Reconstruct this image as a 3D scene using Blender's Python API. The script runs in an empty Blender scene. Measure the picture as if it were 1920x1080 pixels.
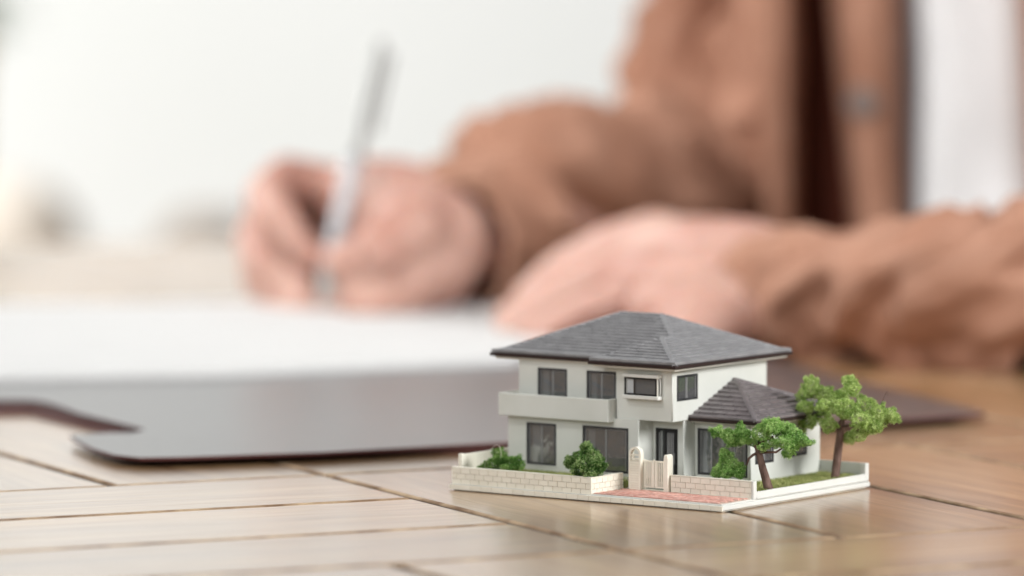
import bpy, bmesh, math, random
from mathutils import Vector, Matrix, noise
random.seed(7)
sc = bpy.context.scene
R = math.radians

# ------------------------------------------------------------------ camera
CAM_H = 0.2144
cam_d = bpy.data.cameras.new('camera'); cam = bpy.data.objects.new('camera', cam_d); sc.collection.objects.link(cam)
cam_d.sensor_width = 36; cam_d.lens = 187.5; cam_d.clip_start = 0.05; cam_d.clip_end = 60
cam.location = (0, 0, CAM_H); cam.rotation_euler = (R(90) - math.atan(754 / 10000), 0, 0)
cam_d.dof.use_dof = True; cam_d.dof.focus_distance = 1.853; cam_d.dof.aperture_fstop = 5.7
cam_d.dof.aperture_blades = 0
sc.camera = cam
# ------------------------------------------------------------------ ambient light and added lamps
W = bpy.data.worlds.new('World'); sc.world = W; W.use_nodes = True
W.node_tree.nodes['Background'].inputs[0].default_value = (0.93, 0.97, 1.0, 1)
W.node_tree.nodes['Background'].inputs[1].default_value = 0.22
def area(name, loc, target, sx, sy, power, col, spread=180):
    l = bpy.data.lights.new(name, 'AREA'); l.shape = 'RECTANGLE'; l.size = sx; l.size_y = sy; l.energy = power; l.color = col; l.spread = R(spread)
    o = bpy.data.objects.new(name, l); sc.collection.objects.link(o); o.location = loc
    d = Vector(target) - Vector(loc); o.rotation_euler = d.to_track_quat('-Z', 'Y').to_euler(); return o
area('window_light', (1.9, 0.95, 0.95), (0.115, 1.88, 0.02), .8, .8, 6.6, (1.0, 1.0, 0.995), 56)  # added key lamp, its spread narrowed and aimed at the model
area('room_light', (-1.6, -1.0, 1.35), (0.05, 2.1, 0.05), 2.2, 1.5, 41, (1.0, 1.0, 1.0))  # unseen fill lamp added behind the camera to lift the front faces
area('person_light', (-.8, 1.25, 1.3), (0.27, 2.85, 0.16), .6, .6, 3.5, (1.0, 0.98, 0.95), 50)  # separate lamp of limited spread, added to brighten the person
area('wall_light', (-2.6, 4.0, 2.2), (-0.2, 6.0, 0.2), 1.6, 1.2, 180, (1.0, 1.0, 0.985))  # out-of-view lamp added to brighten the back wall
sc.view_settings.view_transform = 'Standard'; sc.view_settings.look = 'None'; sc.view_settings.exposure = 0.0; sc.view_settings.gamma = 1
sc.cycles.use_denoising = True
sc.cycles.max_bounces = 8; sc.cycles.transparent_max_bounces = 16
sc.cycles.use_adaptive_sampling = False

# ------------------------------------------------------------------ frames of reference
RZ = R(-36.2); CZ, SZ = math.cos(RZ), math.sin(RZ)
PX, PY = 0.0722 - 0.1175 * CZ, 1.8173 - 0.1175 * SZ          # front left corner of the plot
def towld(x, y, z):
    x /= 1e3; y /= 1e3; return Vector((PX + x * CZ - y * SZ, PY + x * SZ + y * CZ, z / 1e3))
_P = math.atan(754 / 10000); _cp, _sp = math.cos(_P), math.sin(_P)
def at(px, py, Y):                                            # a point in metres at depth Y
    a = (px - 960) / 10000; b = (540 - py) / 10000
    r = (a, _cp + b * _sp, -_sp + b * _cp); t = Y / r[1]
    return Vector((r[0] * t, Y, CAM_H + r[2] * t))

# ------------------------------------------------------------------ helpers
def setp(o, label=None, cat=None, group=None, kind=None):
    if label: o['label'] = label
    if cat: o['category'] = cat
    if group: o['group'] = group
    if kind: o['kind'] = kind
    return o
def link(name, mesh, parent=None):
    o = bpy.data.objects.new(name, mesh); sc.collection.objects.link(o)
    if parent: o.parent = parent
    return o
class MB:
    """collects polygons; build() makes one mesh object"""
    def __init__(s): s.v = []; s.f = []
    def add(s, vs, fs):
        n = len(s.v); s.v += [tuple(v) for v in vs]; s.f += [tuple(i + n for i in f) for f in fs]; return s
    def box(s, x0, x1, y0, y1, z0, z1):
        return s.add([(x0,y0,z0),(x1,y0,z0),(x1,y1,z0),(x0,y1,z0),(x0,y0,z1),(x1,y0,z1),(x1,y1,z1),(x0,y1,z1)],
                     [(3,2,1,0),(4,5,6,7),(0,1,5,4),(1,2,6,5),(2,3,7,6),(3,0,4,7)])
    def prism(s, bottom, top):
        n = len(bottom)
        return s.add(list(bottom) + list(top), [tuple(range(n - 1, -1, -1)), tuple(range(n, 2 * n))] + [(i, (i + 1) % n, n + (i + 1) % n, n + i) for i in range(n)])
    def tube(s, pts, rads, seg=10, cap=True):
        pts = [Vector(p) for p in pts]; rings = []
        ref = Vector((0, 0, 1))
        for i, p in enumerate(pts):
            d = (pts[min(i + 1, len(pts) - 1)] - pts[max(i - 1, 0)]).normalized()
            r0 = ref if abs(d.dot(ref)) < 0.95 else Vector((1, 0, 0))
            a = d.cross(r0).normalized(); b = d.cross(a)
            rings.append([p + (a * math.cos(2 * math.pi * k / seg) + b * math.sin(2 * math.pi * k / seg)) * rads[i] for k in range(seg)])
        vs = [v for r in rings for v in r]; fs = []
        for i in range(len(rings) - 1):
            for k in range(seg):
                fs.append((i * seg + k, i * seg + (k + 1) % seg, (i + 1) * seg + (k + 1) % seg, (i + 1) * seg + k))
        if cap:
            fs.append(tuple(range(seg - 1, -1, -1))); fs.append(tuple((len(rings) - 1) * seg + k for k in range(seg)))
        return s.add(vs, fs)
    def build(s, name, mat=None, parent=None, origin=(0, 0, 0), scale=1e-3, smooth=False, bevel=0, pivot=None):
        """verts in local mm; origin = the parent's origin in the same frame"""
        ox, oy, oz = origin; pv = pivot or (0, 0, 0)
        if pivot: loc = ((pv[0]-ox)*scale, (pv[1]-oy)*scale, (pv[2]-oz)*scale); ox, oy, oz = pv
        else: loc = (0, 0, 0)
        me = bpy.data.meshes.new(name)
        me.from_pydata([((x - ox) * scale, (y - oy) * scale, (z - oz) * scale) for x, y, z in s.v], [], s.f)
        bm = bmesh.new(); bm.from_mesh(me); bmesh.ops.recalc_face_normals(bm, faces=bm.faces[:]); bm.to_mesh(me); bm.free()
        if mat: me.materials.append(mat)
        if smooth: me.polygons.foreach_set('use_smooth', [True] * len(me.polygons))
        me.update(); o = link(name, me, parent); o.location = loc
        if bevel:
            m = o.modifiers.new('bevel', 'BEVEL'); m.width = bevel * 1e-3; m.segments = 2; m.limit_method = 'ANGLE'; m.harden_normals = False
        return o
def thing(name, origin, label, cat, group=None):              # an Empty in the plot's frame
    e = bpy.data.objects.new(name, None); sc.collection.objects.link(e); e.empty_display_size = 0.005
    e.location = towld(*origin); e.rotation_euler = (0, 0, RZ); return setp(e, label, cat, group)

# ------------------------------------------------------------------ materials
def mat(name, col, rough=0.5, spec=0.5, metal=0.0, coat=0.0, sss=0.0):
    m = bpy.data.materials.new(name); m.use_nodes = True; b = m.node_tree.nodes['Principled BSDF']
    b.inputs['Base Color'].default_value = (*col, 1); b.inputs['Roughness'].default_value = rough
    b.inputs['Specular IOR Level'].default_value = spec; b.inputs['Metallic'].default_value = metal
    b.inputs['Coat Weight'].default_value = coat
    return m
def nd(m, t, **k):
    n = m.node_tree.nodes.new(t)
    for a, v in k.items(): setattr(n, a, v)
    return n
def lk(m, a, b): m.node_tree.links.new(a, b)
def bsdf(m): return m.node_tree.nodes['Principled BSDF']
def vary(m, c1, c2, scale, detail=4, bump=0.0, bumpscale=None, rnd=0.0, stretch=(1, 1, 1), rough=None, bevel=0.0, coords='Object', dist=0.001, lo=0.35, hi=0.65):
    """noise between two colours + fine bump (+ a small change from piece to piece)"""
    b = bsdf(m); tc = nd(m, 'ShaderNodeTexCoord'); mp = nd(m, 'ShaderNodeMapping'); mp.inputs['Scale'].default_value = stretch
    lk(m, tc.outputs[coords], mp.inputs[0]); oi = nd(m, 'ShaderNodeObjectInfo')
    sh = nd(m, 'ShaderNodeVectorMath', operation='MULTIPLY_ADD'); cmb = nd(m, 'ShaderNodeCombineXYZ')
    for i in range(3): lk(m, oi.outputs['Random'], cmb.inputs[i])
    sh.inputs[1].default_value = (3, 5, 7) if rnd else (0, 0, 0); lk(m, cmb.outputs[0], sh.inputs[0]); lk(m, mp.outputs[0], sh.inputs[2])
    n = nd(m, 'ShaderNodeTexNoise'); n.inputs['Scale'].default_value = scale; n.inputs['Detail'].default_value = detail
    lk(m, sh.outputs[0], n.inputs['Vector'])
    r = nd(m, 'ShaderNodeValToRGB'); r.color_ramp.elements[0].position = lo; r.color_ramp.elements[1].position = hi
    r.color_ramp.elements[0].color = (*c1, 1); r.color_ramp.elements[1].color = (*c2, 1); lk(m, n.outputs['Fac'], r.inputs[0])
    out = r.outputs[0]
    if rnd:
        hs = nd(m, 'ShaderNodeHueSaturation'); ma = nd(m, 'ShaderNodeMapRange'); ma.inputs[3].default_value = 1 - rnd; ma.inputs[4].default_value = 1 + rnd
        lk(m, oi.outputs['Random'], ma.inputs[0]); lk(m, ma.outputs[0], hs.inputs['Value']); lk(m, out, hs.inputs['Color']); out = hs.outputs[0]
    lk(m, out, b.inputs['Base Color'])
    if rough:
        rr = nd(m, 'ShaderNodeMapRange'); rr.inputs[3].default_value = rough[0]; rr.inputs[4].default_value = rough[1]; lk(m, n.outputs['Fac'], rr.inputs[0]); lk(m, rr.outputs[0], b.inputs['Roughness'])
    last = None
    if bevel:
        bv = nd(m, 'ShaderNodeBevel'); bv.samples = 4; bv.inputs['Radius'].default_value = bevel * 1e-3; last = bv.outputs[0]
    if bump:
        n2 = nd(m, 'ShaderNodeTexNoise'); n2.inputs['Scale'].default_value = bumpscale or scale * 3; n2.inputs['Detail'].default_value = 3
        lk(m, sh.outputs[0], n2.inputs['Vector']); bp = nd(m, 'ShaderNodeBump'); bp.inputs['Strength'].default_value = bump; bp.inputs['Distance'].default_value = dist
        lk(m, n2.outputs['Fac'], bp.inputs['Height'])
        if last: lk(m, last, bp.inputs['Normal'])
        last = bp.outputs[0]
    if last: lk(m, last, b.inputs['Normal'])
    return m
M = {}
M['plastic'] = vary(mat('grey_white_plastic', (.6,.6,.56), .42, .45), (.63,.64,.59), (.69,.70,.655), 60, 4, .12, 700, 0, dist=.0002)
M['plastic_soffit'] = mat('soffit_plastic', (.72,.70,.63), .4)
M['cream'] = vary(mat('cream_plastic', (.7,.65,.52), .45, .4), (.82,.78,.665), (.87,.84,.73), 90, 5, .25, 900, .02, dist=.0002)
M['cream_joint'] = vary(mat('cream_joint_plastic', (.5,.46,.36), .6, .3), (.66,.61,.51), (.72,.67,.57), 90, 3)
M['white'] = vary(mat('white_plastic', (.78,.77,.72), .4, .45), (.70,.70,.66), (.75,.75,.71), 70, 4, .1, 700, bevel=.25, dist=.0002)
M['roof'] = vary(mat('grey_brown_roof_plastic', (.15,.14,.14), .34, .5), (.205,.202,.207), (.27,.266,.271), 220, 5, .35, 1500, .08, rough=(.36,.52), dist=.00015, bevel=.14)
M['wingroof'] = vary(mat('brown_grey_wing_roof_plastic', (.1,.085,.085), .32, .5), (.15,.128,.132), (.21,.182,.186), 200, 5, .4, 1300, .12, rough=(.26,.42), dist=.0002, bevel=.16)
M['roof_joint'] = mat('pale_moulded_joint', (.40,.38,.38), .5)
M['gutter'] = mat('dark_brown_gutter', (.028,.015,.013), .5, .3)
M['frame'] = vary(mat('dark_window_frame', (.03,.03,.033), .35, .5), (.022,.022,.024), (.045,.045,.05), 300, 3, .2, 1500, bevel=.15, dist=.0001)
M['black'] = mat('black_plastic', (.008,.008,.009), .3)
M['mullion'] = mat('grey_mullion', (.30,.30,.30), .3)
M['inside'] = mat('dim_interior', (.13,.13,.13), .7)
M['curtain'] = mat('pale_curtain', (.75,.77,.77), .6)
def glass(name, fac, bumpy, haze=.45, tint=(.6,.62,.63,1)):
    m = bpy.data.materials.new(name); m.use_nodes = True; nt = m.node_tree; nt.nodes.remove(nt.nodes['Principled BSDF'])
    o = nt.nodes['Material Output']; t = nd(m, 'ShaderNodeBsdfTransparent'); t.inputs[0].default_value = tint
    g = nd(m, 'ShaderNodeBsdfGlossy'); g.inputs['Roughness'].default_value = .07; g.inputs[0].default_value = (.95,.96,.97,1)
    d = nd(m, 'ShaderNodeBsdfDiffuse'); d.inputs[0].default_value = (.17,.175,.18,1)
    tc = nd(m, 'ShaderNodeTexCoord'); n = nd(m, 'ShaderNodeTexNoise'); n.inputs['Scale'].default_value = 150; lk(m, tc.outputs['Object'], n.inputs[0])
    bp = nd(m, 'ShaderNodeBump'); bp.inputs['Strength'].default_value = bumpy; bp.inputs['Distance'].default_value = .001; lk(m, n.outputs['Fac'], bp.inputs['Height']); lk(m, bp.outputs[0], g.inputs['Normal'])
    mx = nd(m, 'ShaderNodeMixShader'); mx.inputs[0].default_value = haze; lk(m, t.outputs[0], mx.inputs[1]); lk(m, d.outputs[0], mx.inputs[2])
    mx2 = nd(m, 'ShaderNodeMixShader'); mx2.inputs[0].default_value = fac; lk(m, mx.outputs[0], mx2.inputs[1]); lk(m, g.outputs[0], mx2.inputs[2]); lk(m, mx2.outputs[0], o.inputs[0])
    return m
M['glass'] = glass('tinted_window_plastic', .20, .35)
M['glass_clear'] = glass('clear_bay_plastic', .12, .2, .03, (.92,.93,.94,1))
M['soil'] = vary(mat('green_brown_soil', (.1,.1,.04), .9, .1), (.10,.085,.035), (.10,.14,.035), 500, 4, .6, 1500, dist=.0005)
M['grass'] = vary(mat('grass_fibre', (.2,.22,.05), .8, .2), (.22,.28,.07), (.55,.55,.24), 420, 3, coords='Object')
M['path'] = vary(mat('grey_green_path', (.3,.3,.25), .7, .2), (.28,.29,.24), (.36,.36,.30), 200, 3)
M['paver'] = vary(mat('pink_paver', (.6,.3,.25), .7, .25), (.56,.25,.20), (.72,.46,.39), 600, 5, .5, 1600, .16, dist=.0003)
M['paver_joint'] = vary(mat('pale_joint', (.5,.36,.3), .8, .2), (.46,.33,.27), (.58,.46,.38), 300, 3)
M['bark'] = vary(mat('brown_bark', (.16,.1,.08), .75, .2), (.095,.055,.042), (.22,.14,.115), 380, 5, .9, 900, stretch=(1, 1, .35), dist=.0006)
def foliage(name, c):
    m = mat(name, c[0], .9, .1); b = bsdf(m); tc = nd(m, 'ShaderNodeTexCoord')
    n = nd(m, 'ShaderNodeTexNoise'); n.inputs['Scale'].default_value = 230; n.inputs['Detail'].default_value = 5; n.inputs['Roughness'].default_value = .7; lk(m, tc.outputs['Object'], n.inputs[0])
    g = nd(m, 'ShaderNodeNewGeometry'); mr = nd(m, 'ShaderNodeMapRange'); mr.inputs[3].default_value = -.2; mr.inputs[4].default_value = .2; lk(m, g.outputs['Random Per Island'], mr.inputs[0])
    ad = nd(m, 'ShaderNodeMath', operation='ADD'); lk(m, n.outputs['Fac'], ad.inputs[0]); lk(m, mr.outputs[0], ad.inputs[1])
    r = nd(m, 'ShaderNodeValToRGB'); e = r.color_ramp.elements; e[0].position = .30; e[0].color = (*c[0], 1); e[1].position = .74; e[1].color = (*c[2], 1)
    k = e.new(.5); k.color = (*c[1], 1); lk(m, ad.outputs[0], r.inputs[0]); lk(m, r.outputs[0], b.inputs['Base Color'])
    tr = nd(m, 'ShaderNodeBsdfTranslucent'); lk(m, r.outputs[0], tr.inputs[0]); mx = nd(m, 'ShaderNodeMixShader'); mx.inputs[0].default_value = .3
    lk(m, b.outputs[0], mx.inputs[1]); lk(m, tr.outputs[0], mx.inputs[2]); lk(m, mx.outputs[0], m.node_tree.nodes['Material Output'].inputs[0]); return m
M['leaf_light'] = foliage('light_green_foliage', [(.13,.25,.045), (.46,.62,.17), (.84,.92,.48)])
M['leaf_mid'] = foliage('mid_green_foliage', [(.08,.20,.035), (.32,.58,.15), (.72,.86,.40)])
M['leaf_dark'] = foliage('dark_green_foliage', [(.03,.09,.015), (.16,.34,.07), (.50,.62,.24)])
M['leaf_deep'] = foliage('deep_green_foliage', [(.02,.07,.015), (.13,.28,.06), (.62,.72,.36)])

# wood of the table
def wood():
    m = mat('pale_tan_wood', (.45,.3,.18), .3, .5); b = bsdf(m)
    b.inputs['Coat Weight'].default_value = 1.0; b.inputs['Coat Roughness'].default_value = .21; b.inputs['Coat IOR'].default_value = 1.55
    tc = nd(m, 'ShaderNodeTexCoord'); oi = nd(m, 'ShaderNodeObjectInfo'); cmb = nd(m, 'ShaderNodeCombineXYZ')
    for i in range(3): lk(m, oi.outputs['Random'], cmb.inputs[i])
    ad = nd(m, 'ShaderNodeVectorMath', operation='MULTIPLY_ADD'); ad.inputs[1].default_value = (9, 17, 5); lk(m, cmb.outputs[0], ad.inputs[0]); lk(m, tc.outputs['Object'], ad.inputs[2])
    mp = nd(m, 'ShaderNodeMapping'); mp.inputs['Scale'].default_value = (.09, 1, 1); lk(m, ad.outputs[0], mp.inputs[0])
    n = nd(m, 'ShaderNodeTexNoise'); n.inputs['Scale'].default_value = 130; n.inputs['Detail'].default_value = 6; n.inputs['Roughness'].default_value = .62; n.inputs['Distortion'].default_value = .6; lk(m, mp.outputs[0], n.inputs[0])
    big = nd(m, 'ShaderNodeTexNoise'); big.inputs['Scale'].default_value = 22; big.inputs['Detail'].default_value = 3; lk(m, mp.outputs[0], big.inputs[0])
    r = nd(m, 'ShaderNodeValToRGB'); e = r.color_ramp.elements; e[0].position = .3; e[0].color = (.31,.17,.078,1); e[1].position = .72; e[1].color = (.56,.36,.18,1); lk(m, n.outputs['Fac'], r.inputs[0])
    r2 = nd(m, 'ShaderNodeValToRGB'); e = r2.color_ramp.elements; e[0].position = .3; e[0].color = (.76,.72,.68,1); e[1].position = .7; e[1].color = (1.12,1.12,1.12,1); lk(m, big.outputs['Fac'], r2.inputs[0])
    mu = nd(m, 'ShaderNodeMix', data_type='RGBA', blend_type='MULTIPLY'); mu.inputs[0].default_value = 1; lk(m, r.outputs[0], mu.inputs[6]); lk(m, r2.outputs[0], mu.inputs[7])
    hs = nd(m, 'ShaderNodeHueSaturation'); ma = nd(m, 'ShaderNodeMapRange'); ma.inputs[3].default_value = .84; ma.inputs[4].default_value = 1.16; lk(m, oi.outputs['Random'], ma.inputs[0]); lk(m, ma.outputs[0], hs.inputs['Value']); lk(m, mu.outputs[2], hs.inputs['Color'])
    lk(m, hs.outputs[0], b.inputs['Base Color'])
    rr = nd(m, 'ShaderNodeMapRange'); rr.inputs[3].default_value = .27; rr.inputs[4].default_value = .43; lk(m, big.outputs['Fac'], rr.inputs[0]); lk(m, rr.outputs[0], b.inputs['Roughness'])
    # open pores: thin dark scratches along the grain
    mp2 = nd(m, 'ShaderNodeMapping'); mp2.inputs['Scale'].default_value = (.05, 1, 1); lk(m, ad.outputs[0], mp2.inputs[0])
    n3 = nd(m, 'ShaderNodeTexNoise'); n3.inputs['Scale'].default_value = 420; n3.inputs['Detail'].default_value = 2; lk(m, mp2.outputs[0], n3.inputs[0])
    pr = nd(m, 'ShaderNodeMapRange'); pr.inputs[1].default_value = .33; pr.inputs[2].default_value = .45; lk(m, n3.outputs['Fac'], pr.inputs[0])
    bp = nd(m, 'ShaderNodeBump'); bp.inputs['Strength'].default_value = .45; bp.inputs['Distance'].default_value = .00035; lk(m, pr.outputs[0], bp.inputs['Height'])
    bp2 = nd(m, 'ShaderNodeBump'); bp2.inputs['Strength'].default_value = .25; bp2.inputs['Distance'].default_value = .0012; lk(m, big.outputs['Fac'], bp2.inputs['Height']); lk(m, bp.outputs[0], bp2.inputs['Normal']); lk(m, bp2.outputs[0], b.inputs['Normal'])
    return m
M['wood'] = wood()
M['wood_worn'] = vary(mat('worn_wood_edge', (.4,.27,.17), .75, .15), (.20,.12,.07), (.50,.36,.23), 60, 4)
M['wood_gap'] = vary(mat('dark_gap_wood', (.10,.06,.04), .8, .2), (.035,.022,.014), (.12,.085,.06), 200, 5, .8, 500, dist=.001)
M['wall'] = vary(mat('white_wall_paint', (.86,.87,.86), .9, .1), (.85,.865,.855), (.87,.88,.875), 2)
M['floor'] = vary(mat('pale_floor', (.6,.55,.5), .5), (.55,.50,.45), (.62,.58,.53), 3)
M['leather'] = vary(mat('dark_leather', (.045,.03,.035), .33, .5), (.056,.052,.056), (.078,.073,.077), 120, 4, .25, 1400, dist=.0003, rough=(.27,.36)); bsdf(M['leather']).inputs['Coat Weight'].default_value = .5; bsdf(M['leather']).inputs['Coat Roughness'].default_value = .33
M['leather_edge'] = mat('dark_red_edge', (.075,.014,.010), .6)
M['paper'] = vary(mat('white_paper', (.61,.608,.602), .75, .2), (.60,.598,.592), (.62,.618,.612), 20)
M['ink'] = mat('grey_print', (.45,.46,.48), .8)
M['jacket'] = vary(mat('tan_brown_cloth', (.4,.2,.13), .85, .2), (.34,.171,.112), (.41,.222,.153), 40, 4, .5, 1200, dist=.0006)
M['jacket_lining'] = mat('grey_lining_edge', (.10,.075,.075), .8)
M['lining'] = mat('dark_brown_lining', (.055,.014,.008), .9, .1)  # near-black colour that paints the deep shade inside the lapel
M['shirt'] = vary(mat('white_cotton', (.66,.66,.68), .9, .1), (.78,.78,.79), (.82,.82,.83), 30, 3)
M['button'] = mat('grey_button', (.20,.165,.15), .4)
def skin():
    m = mat('skin', (.66,.38,.29), .5, .4); vary(m, (.45,.235,.185), (.54,.335,.272), 28, 3, .25, 300, dist=.0006)
    b = bsdf(m); b.inputs['Subsurface Weight'].default_value = .25; b.inputs['Subsurface Radius'].default_value = (.008,.003,.0015); b.inputs['Subsurface Scale'].default_value = 1.0
    return m
M['skin'] = skin()
M['nail'] = mat('pink_nail', (.80,.50,.45), .25)
M['pen_white'] = mat('pearl_white_barrel', (.40,.41,.43), .22, .5, coat=.4)
M['pen_metal'] = mat('satin_silver', (.30,.30,.29), .4, .5, metal=.5)
M['sofa'] = vary(mat('beige_upholstery', (.6,.5,.42), .9, .1), (.80,.71,.62), (.85,.77,.68), 20, 3)
M['brown_cushion'] = mat('grey_brown_fabric', (.40,.34,.29), .9)
M['plant_leaf'] = mat('potted_leaf', (.07,.16,.03), .6)
M['pot'] = mat('yellow_pot', (.55,.36,.12), .6)

# ================================================================== the setting
def struct(name, mb, m): return setp(mb.build(name, m, scale=1.0), kind='structure')
struct('back_wall', MB().box(-6, 6, 6.4, 6.6, -.72, 2.4), M['wall'])
struct('floor', MB().box(-6, 6, -2, 6.4, -.80, -.72), M['floor'])

# ------------------------------------------------------------------ table: basket-weave of planks
TH = R(25.2); te = Vector((math.cos(TH), math.sin(TH), 0)); tn = Vector((-math.sin(TH), math.cos(TH), 0))
tab = bpy.data.objects.new('wooden_table', None); sc.collection.objects.link(tab); tab.rotation_euler = (0, 0, TH)
tab.location = te * 1.007 + tn * 1.781 + Vector((0, 0, -.72))
setp(tab, 'pale brown wooden table laid with parquet planks, under everything else', 'table')
TO = (1007, 1781, -720)
plank_mesh = []
def plank_variant(seed):
    rr = random.Random(seed); L2, W2 = 121.5, 39.65
    me = bpy.data.meshes.new('plank'); bm = bmesh.new(); N = 40
    # outline with slightly worn, wandering edges; top rounded over a millimetre
    out = []
    def ed(a, b, n):
        for i in range(n): out.append((a[0] + (b[0]-a[0]) * i / n, a[1] + (b[1]-a[1]) * i / n))
    ed((-L2,-W2), (L2,-W2), N); ed((L2,-W2), (L2,W2), 14); ed((L2,W2), (-L2,W2), N); ed((-L2,W2), (-L2,-W2), 14)
    rings = []
    for inset, z in ((0, -10), (0, -1.1), (.3, -.35), (1.0, 0)):
        ring = []
        for (x, y) in out:
            w = .30 * noise.noise(Vector((x * .045 + seed * 9, y * .045, inset * .2))) + .10 * noise.noise(Vector((x * .4, y * .4, seed * 3.1)))
            ins = inset + max(-.3, w) * (1 if z > -5 else 0)
            sx = max(-1, min(1, x / (L2 - 2))); sy = max(-1, min(1, y / (W2 - 2)))
            ix = ins if abs(x) > L2 - .01 else 0; iy = ins if abs(y) > W2 - .01 else 0
            ring.append(bm.verts.new(((x - math.copysign(ix, x)) * (1 - .6*inset/L2) * 1e-3, (y - math.copysign(iy, y)) * (1 - .6*inset/W2) * 1e-3, z * 1e-3)))
        rings.append(ring)
    n = len(out)
    for a, b in zip(rings, rings[1:]):
        for i in range(n): bm.faces.new((a[i], a[(i+1) % n], b[(i+1) % n], b[i])).material_index = 1
    bm.faces.new(rings[-1]); bm.faces.new(list(reversed(rings[0])))
    bmesh.ops.recalc_face_normals(bm, faces=bm.faces[:]); bm.to_mesh(me); bm.free()
    me.materials.append(M['wood']); me.materials.append(M['wood_worn'])
    return me
plank_mesh = [plank_variant(i) for i in range(5)]
under = MB().box(762 - 245 * 4, 1252, 1046, 3006, -14, -.75).build('table_board', M['wood_gap'], tab, TO)
k = 0
for ie in range(-4, 2):
    for jn in range(-3, 5):
        along_e = (ie + jn) % 2 == 0          # block just left of e=762, below n=1781 runs along e
        for q in range(3):
            cx, cy = 762 + 245 * ie + 122.5, 1781 + 245 * jn + 122.5
            if along_e: cy += (q - 1) * 81.7
            else: cx += (q - 1) * 81.7
            o = link('plank', plank_mesh[k % 5], tab); k += 1
            o.location = ((cx - TO[0]) / 1e3, (cy - TO[1]) / 1e3, .72 + random.uniform(-.00012, .00012))
            o.rotation_euler = (0, 0, (0 if along_e else R(90)) + (math.pi if random.random() < .5 else 0))
for (x0, x1, y0, y1) in ((-200, 1234, 1064, 1084), (-200, 1234, 2968, 2988)): MB().box(x0, x1, y0, y1, -90, -14).build('apron', M['wood'], tab, TO)
for (x0, y0) in ((-200, 1086), (1164, 1086), (-200, 2896), (1164, 2896)): MB().box(x0, x0 + 70, y0, y0 + 70, -720, -14).build('leg', M['wood'], tab, TO)

# ================================================================== the plot
GROUP_W = 'cream garden walls round the miniature plot'
base = thing('display_base', (58.75, 47.5, 0), 'thin cream base plate under the miniature house, with block-edged rim', 'model base')
BO = (58.75, 47.5, 0)
MB().box(1.4, 116.1, 1.6, 93.6, 0.02, .55).build('base_foot', M['cream'], base, BO)
MB().box(.3, 117.2, .5, 94.7, .55, 2.25).build('base_plate', M['white'], base, BO, bevel=.25)
MB().box(1.1, 116.6, 1.0, 94.2, 2.25, 2.75).build('upper_plate', M['white'], base, BO, bevel=.12)
x = 0.35; kb = MB().box(-2.28, 2.28, -.30, .30, .5, 2.2).build('edge_block', M['cream'], base, (0,0,0)); kmesh = kb.data; bpy.data.objects.remove(kb)
while x < 114:
    o = link('edge_block', kmesh, base); o.location = ((x + 2.3 - BO[0]) / 1e3, (.28 - BO[1]) / 1e3, random.uniform(-.00002, .00002)); x += 4.68
MB().box(2.5, 61, 2.5, 40, 2.75, 5.0).build('garden_bed', M['soil'], base, BO)
MB().box(86, 115.6, 21.5, 47.5, 2.75, 4.1).build('garden_bed', M['soil'], base, BO)
MB().box(97.4, 115.8, 47.5, 93, 2.75, 4.0).build('garden_bed', M['soil'], base, BO)
MB().box(61.6, 86, 23.0, 47.5, 2.75, 3.1).build('garden_path', M['path'], base, BO)
MB().box(40, 61, 26.5, 32, 5.0, 5.5).build('doorstep', M['path'], base, BO)
# red pavers
pv = MB().box(61.9, 115.9, 1.3, 19.9, 2.75, 2.86).build('paving_bed', M['paver_joint'], base, BO)
pb = MB().box(-1.9, 1.9, -.92, .92, -.1, .22).build('paver', M['paver'], base, (0,0,0)); pmesh = pb.data; bpy.data.objects.remove(pb)
yy = 2.5; row = 0
while yy < 19.5:
    xx = 64.2 + (row % 2) * 2.05
    while xx < 114.2:
        o = link('paver', pmesh, base); o.location = ((xx - BO[0]) / 1e3, (yy - BO[1]) / 1e3, (2.86 + random.uniform(-.05, .06)) / 1e3); o.rotation_euler = (random.uniform(-.01, .01), random.uniform(-.01, .01), random.uniform(-.03, .03)); xx += 4.05
    yy += 2.02; row += 1

# ------------------------------------------------------------------ brick garden walls
def brick_run(parent, O, p0, p1, nrm, z0, z1, courses, step, half=True):
    """bricks proud of the face that runs from p0 to p1 (plan) with outward normal nrm"""
    L = math.hypot(p1[0]-p0[0], p1[1]-p0[1]); d = ((p1[0]-p0[0])/L, (p1[1]-p0[1])/L); h = (z1 - z0) / courses
    cache = {}
    for c in range(courses):
        s = -step * (.5 if c % 2 else 0)
        while s < L - .3:
            a, b = max(s, 0), min(s + step, L)
            if b - a > .5:
                w = round(b - a - .18, 2); key = w
                if key not in cache:
                    t = MB().box(-w/2, w/2, -.20, .20, -h/2 + .11, h/2 - .11).build('brick', M['cream'], None, bevel=.07); cache[key] = t.data; bpy.data.objects.remove(t)
                o = link('brick', cache[key], parent); m_ = (a + b) / 2; jit = random.uniform(0, .05)
                o.location = ((p0[0] + d[0]*m_ + nrm[0]*(.12 + jit) - O[0]) / 1e3, (p0[1] + d[1]*m_ + nrm[1]*(.12 + jit) - O[1]) / 1e3, (z0 + h*(c + .5) - O[2]) / 1e3)
                o.rotation_euler = (random.uniform(-.006, .006), 0, math.atan2(d[1], d[0]))
            s += step
O = (1.2, 1.6, 2.25)
w = thing('garden_wall', O, 'L-shaped cream brick wall around the front left garden, ending at the gate', 'garden wall', GROUP_W)
MB().box(.9, 61.2, 1.3, 2.6, 2.25, 8.05).box(59.9, 61.2, 2.6, 20.6, 2.25, 8.05).build('wall_core', M['cream_joint'], w, O)
brick_run(w, O, (.8, 1.3), (61.2, 1.3), (0, -1), 2.3, 8.1, 3, 4.02)
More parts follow.
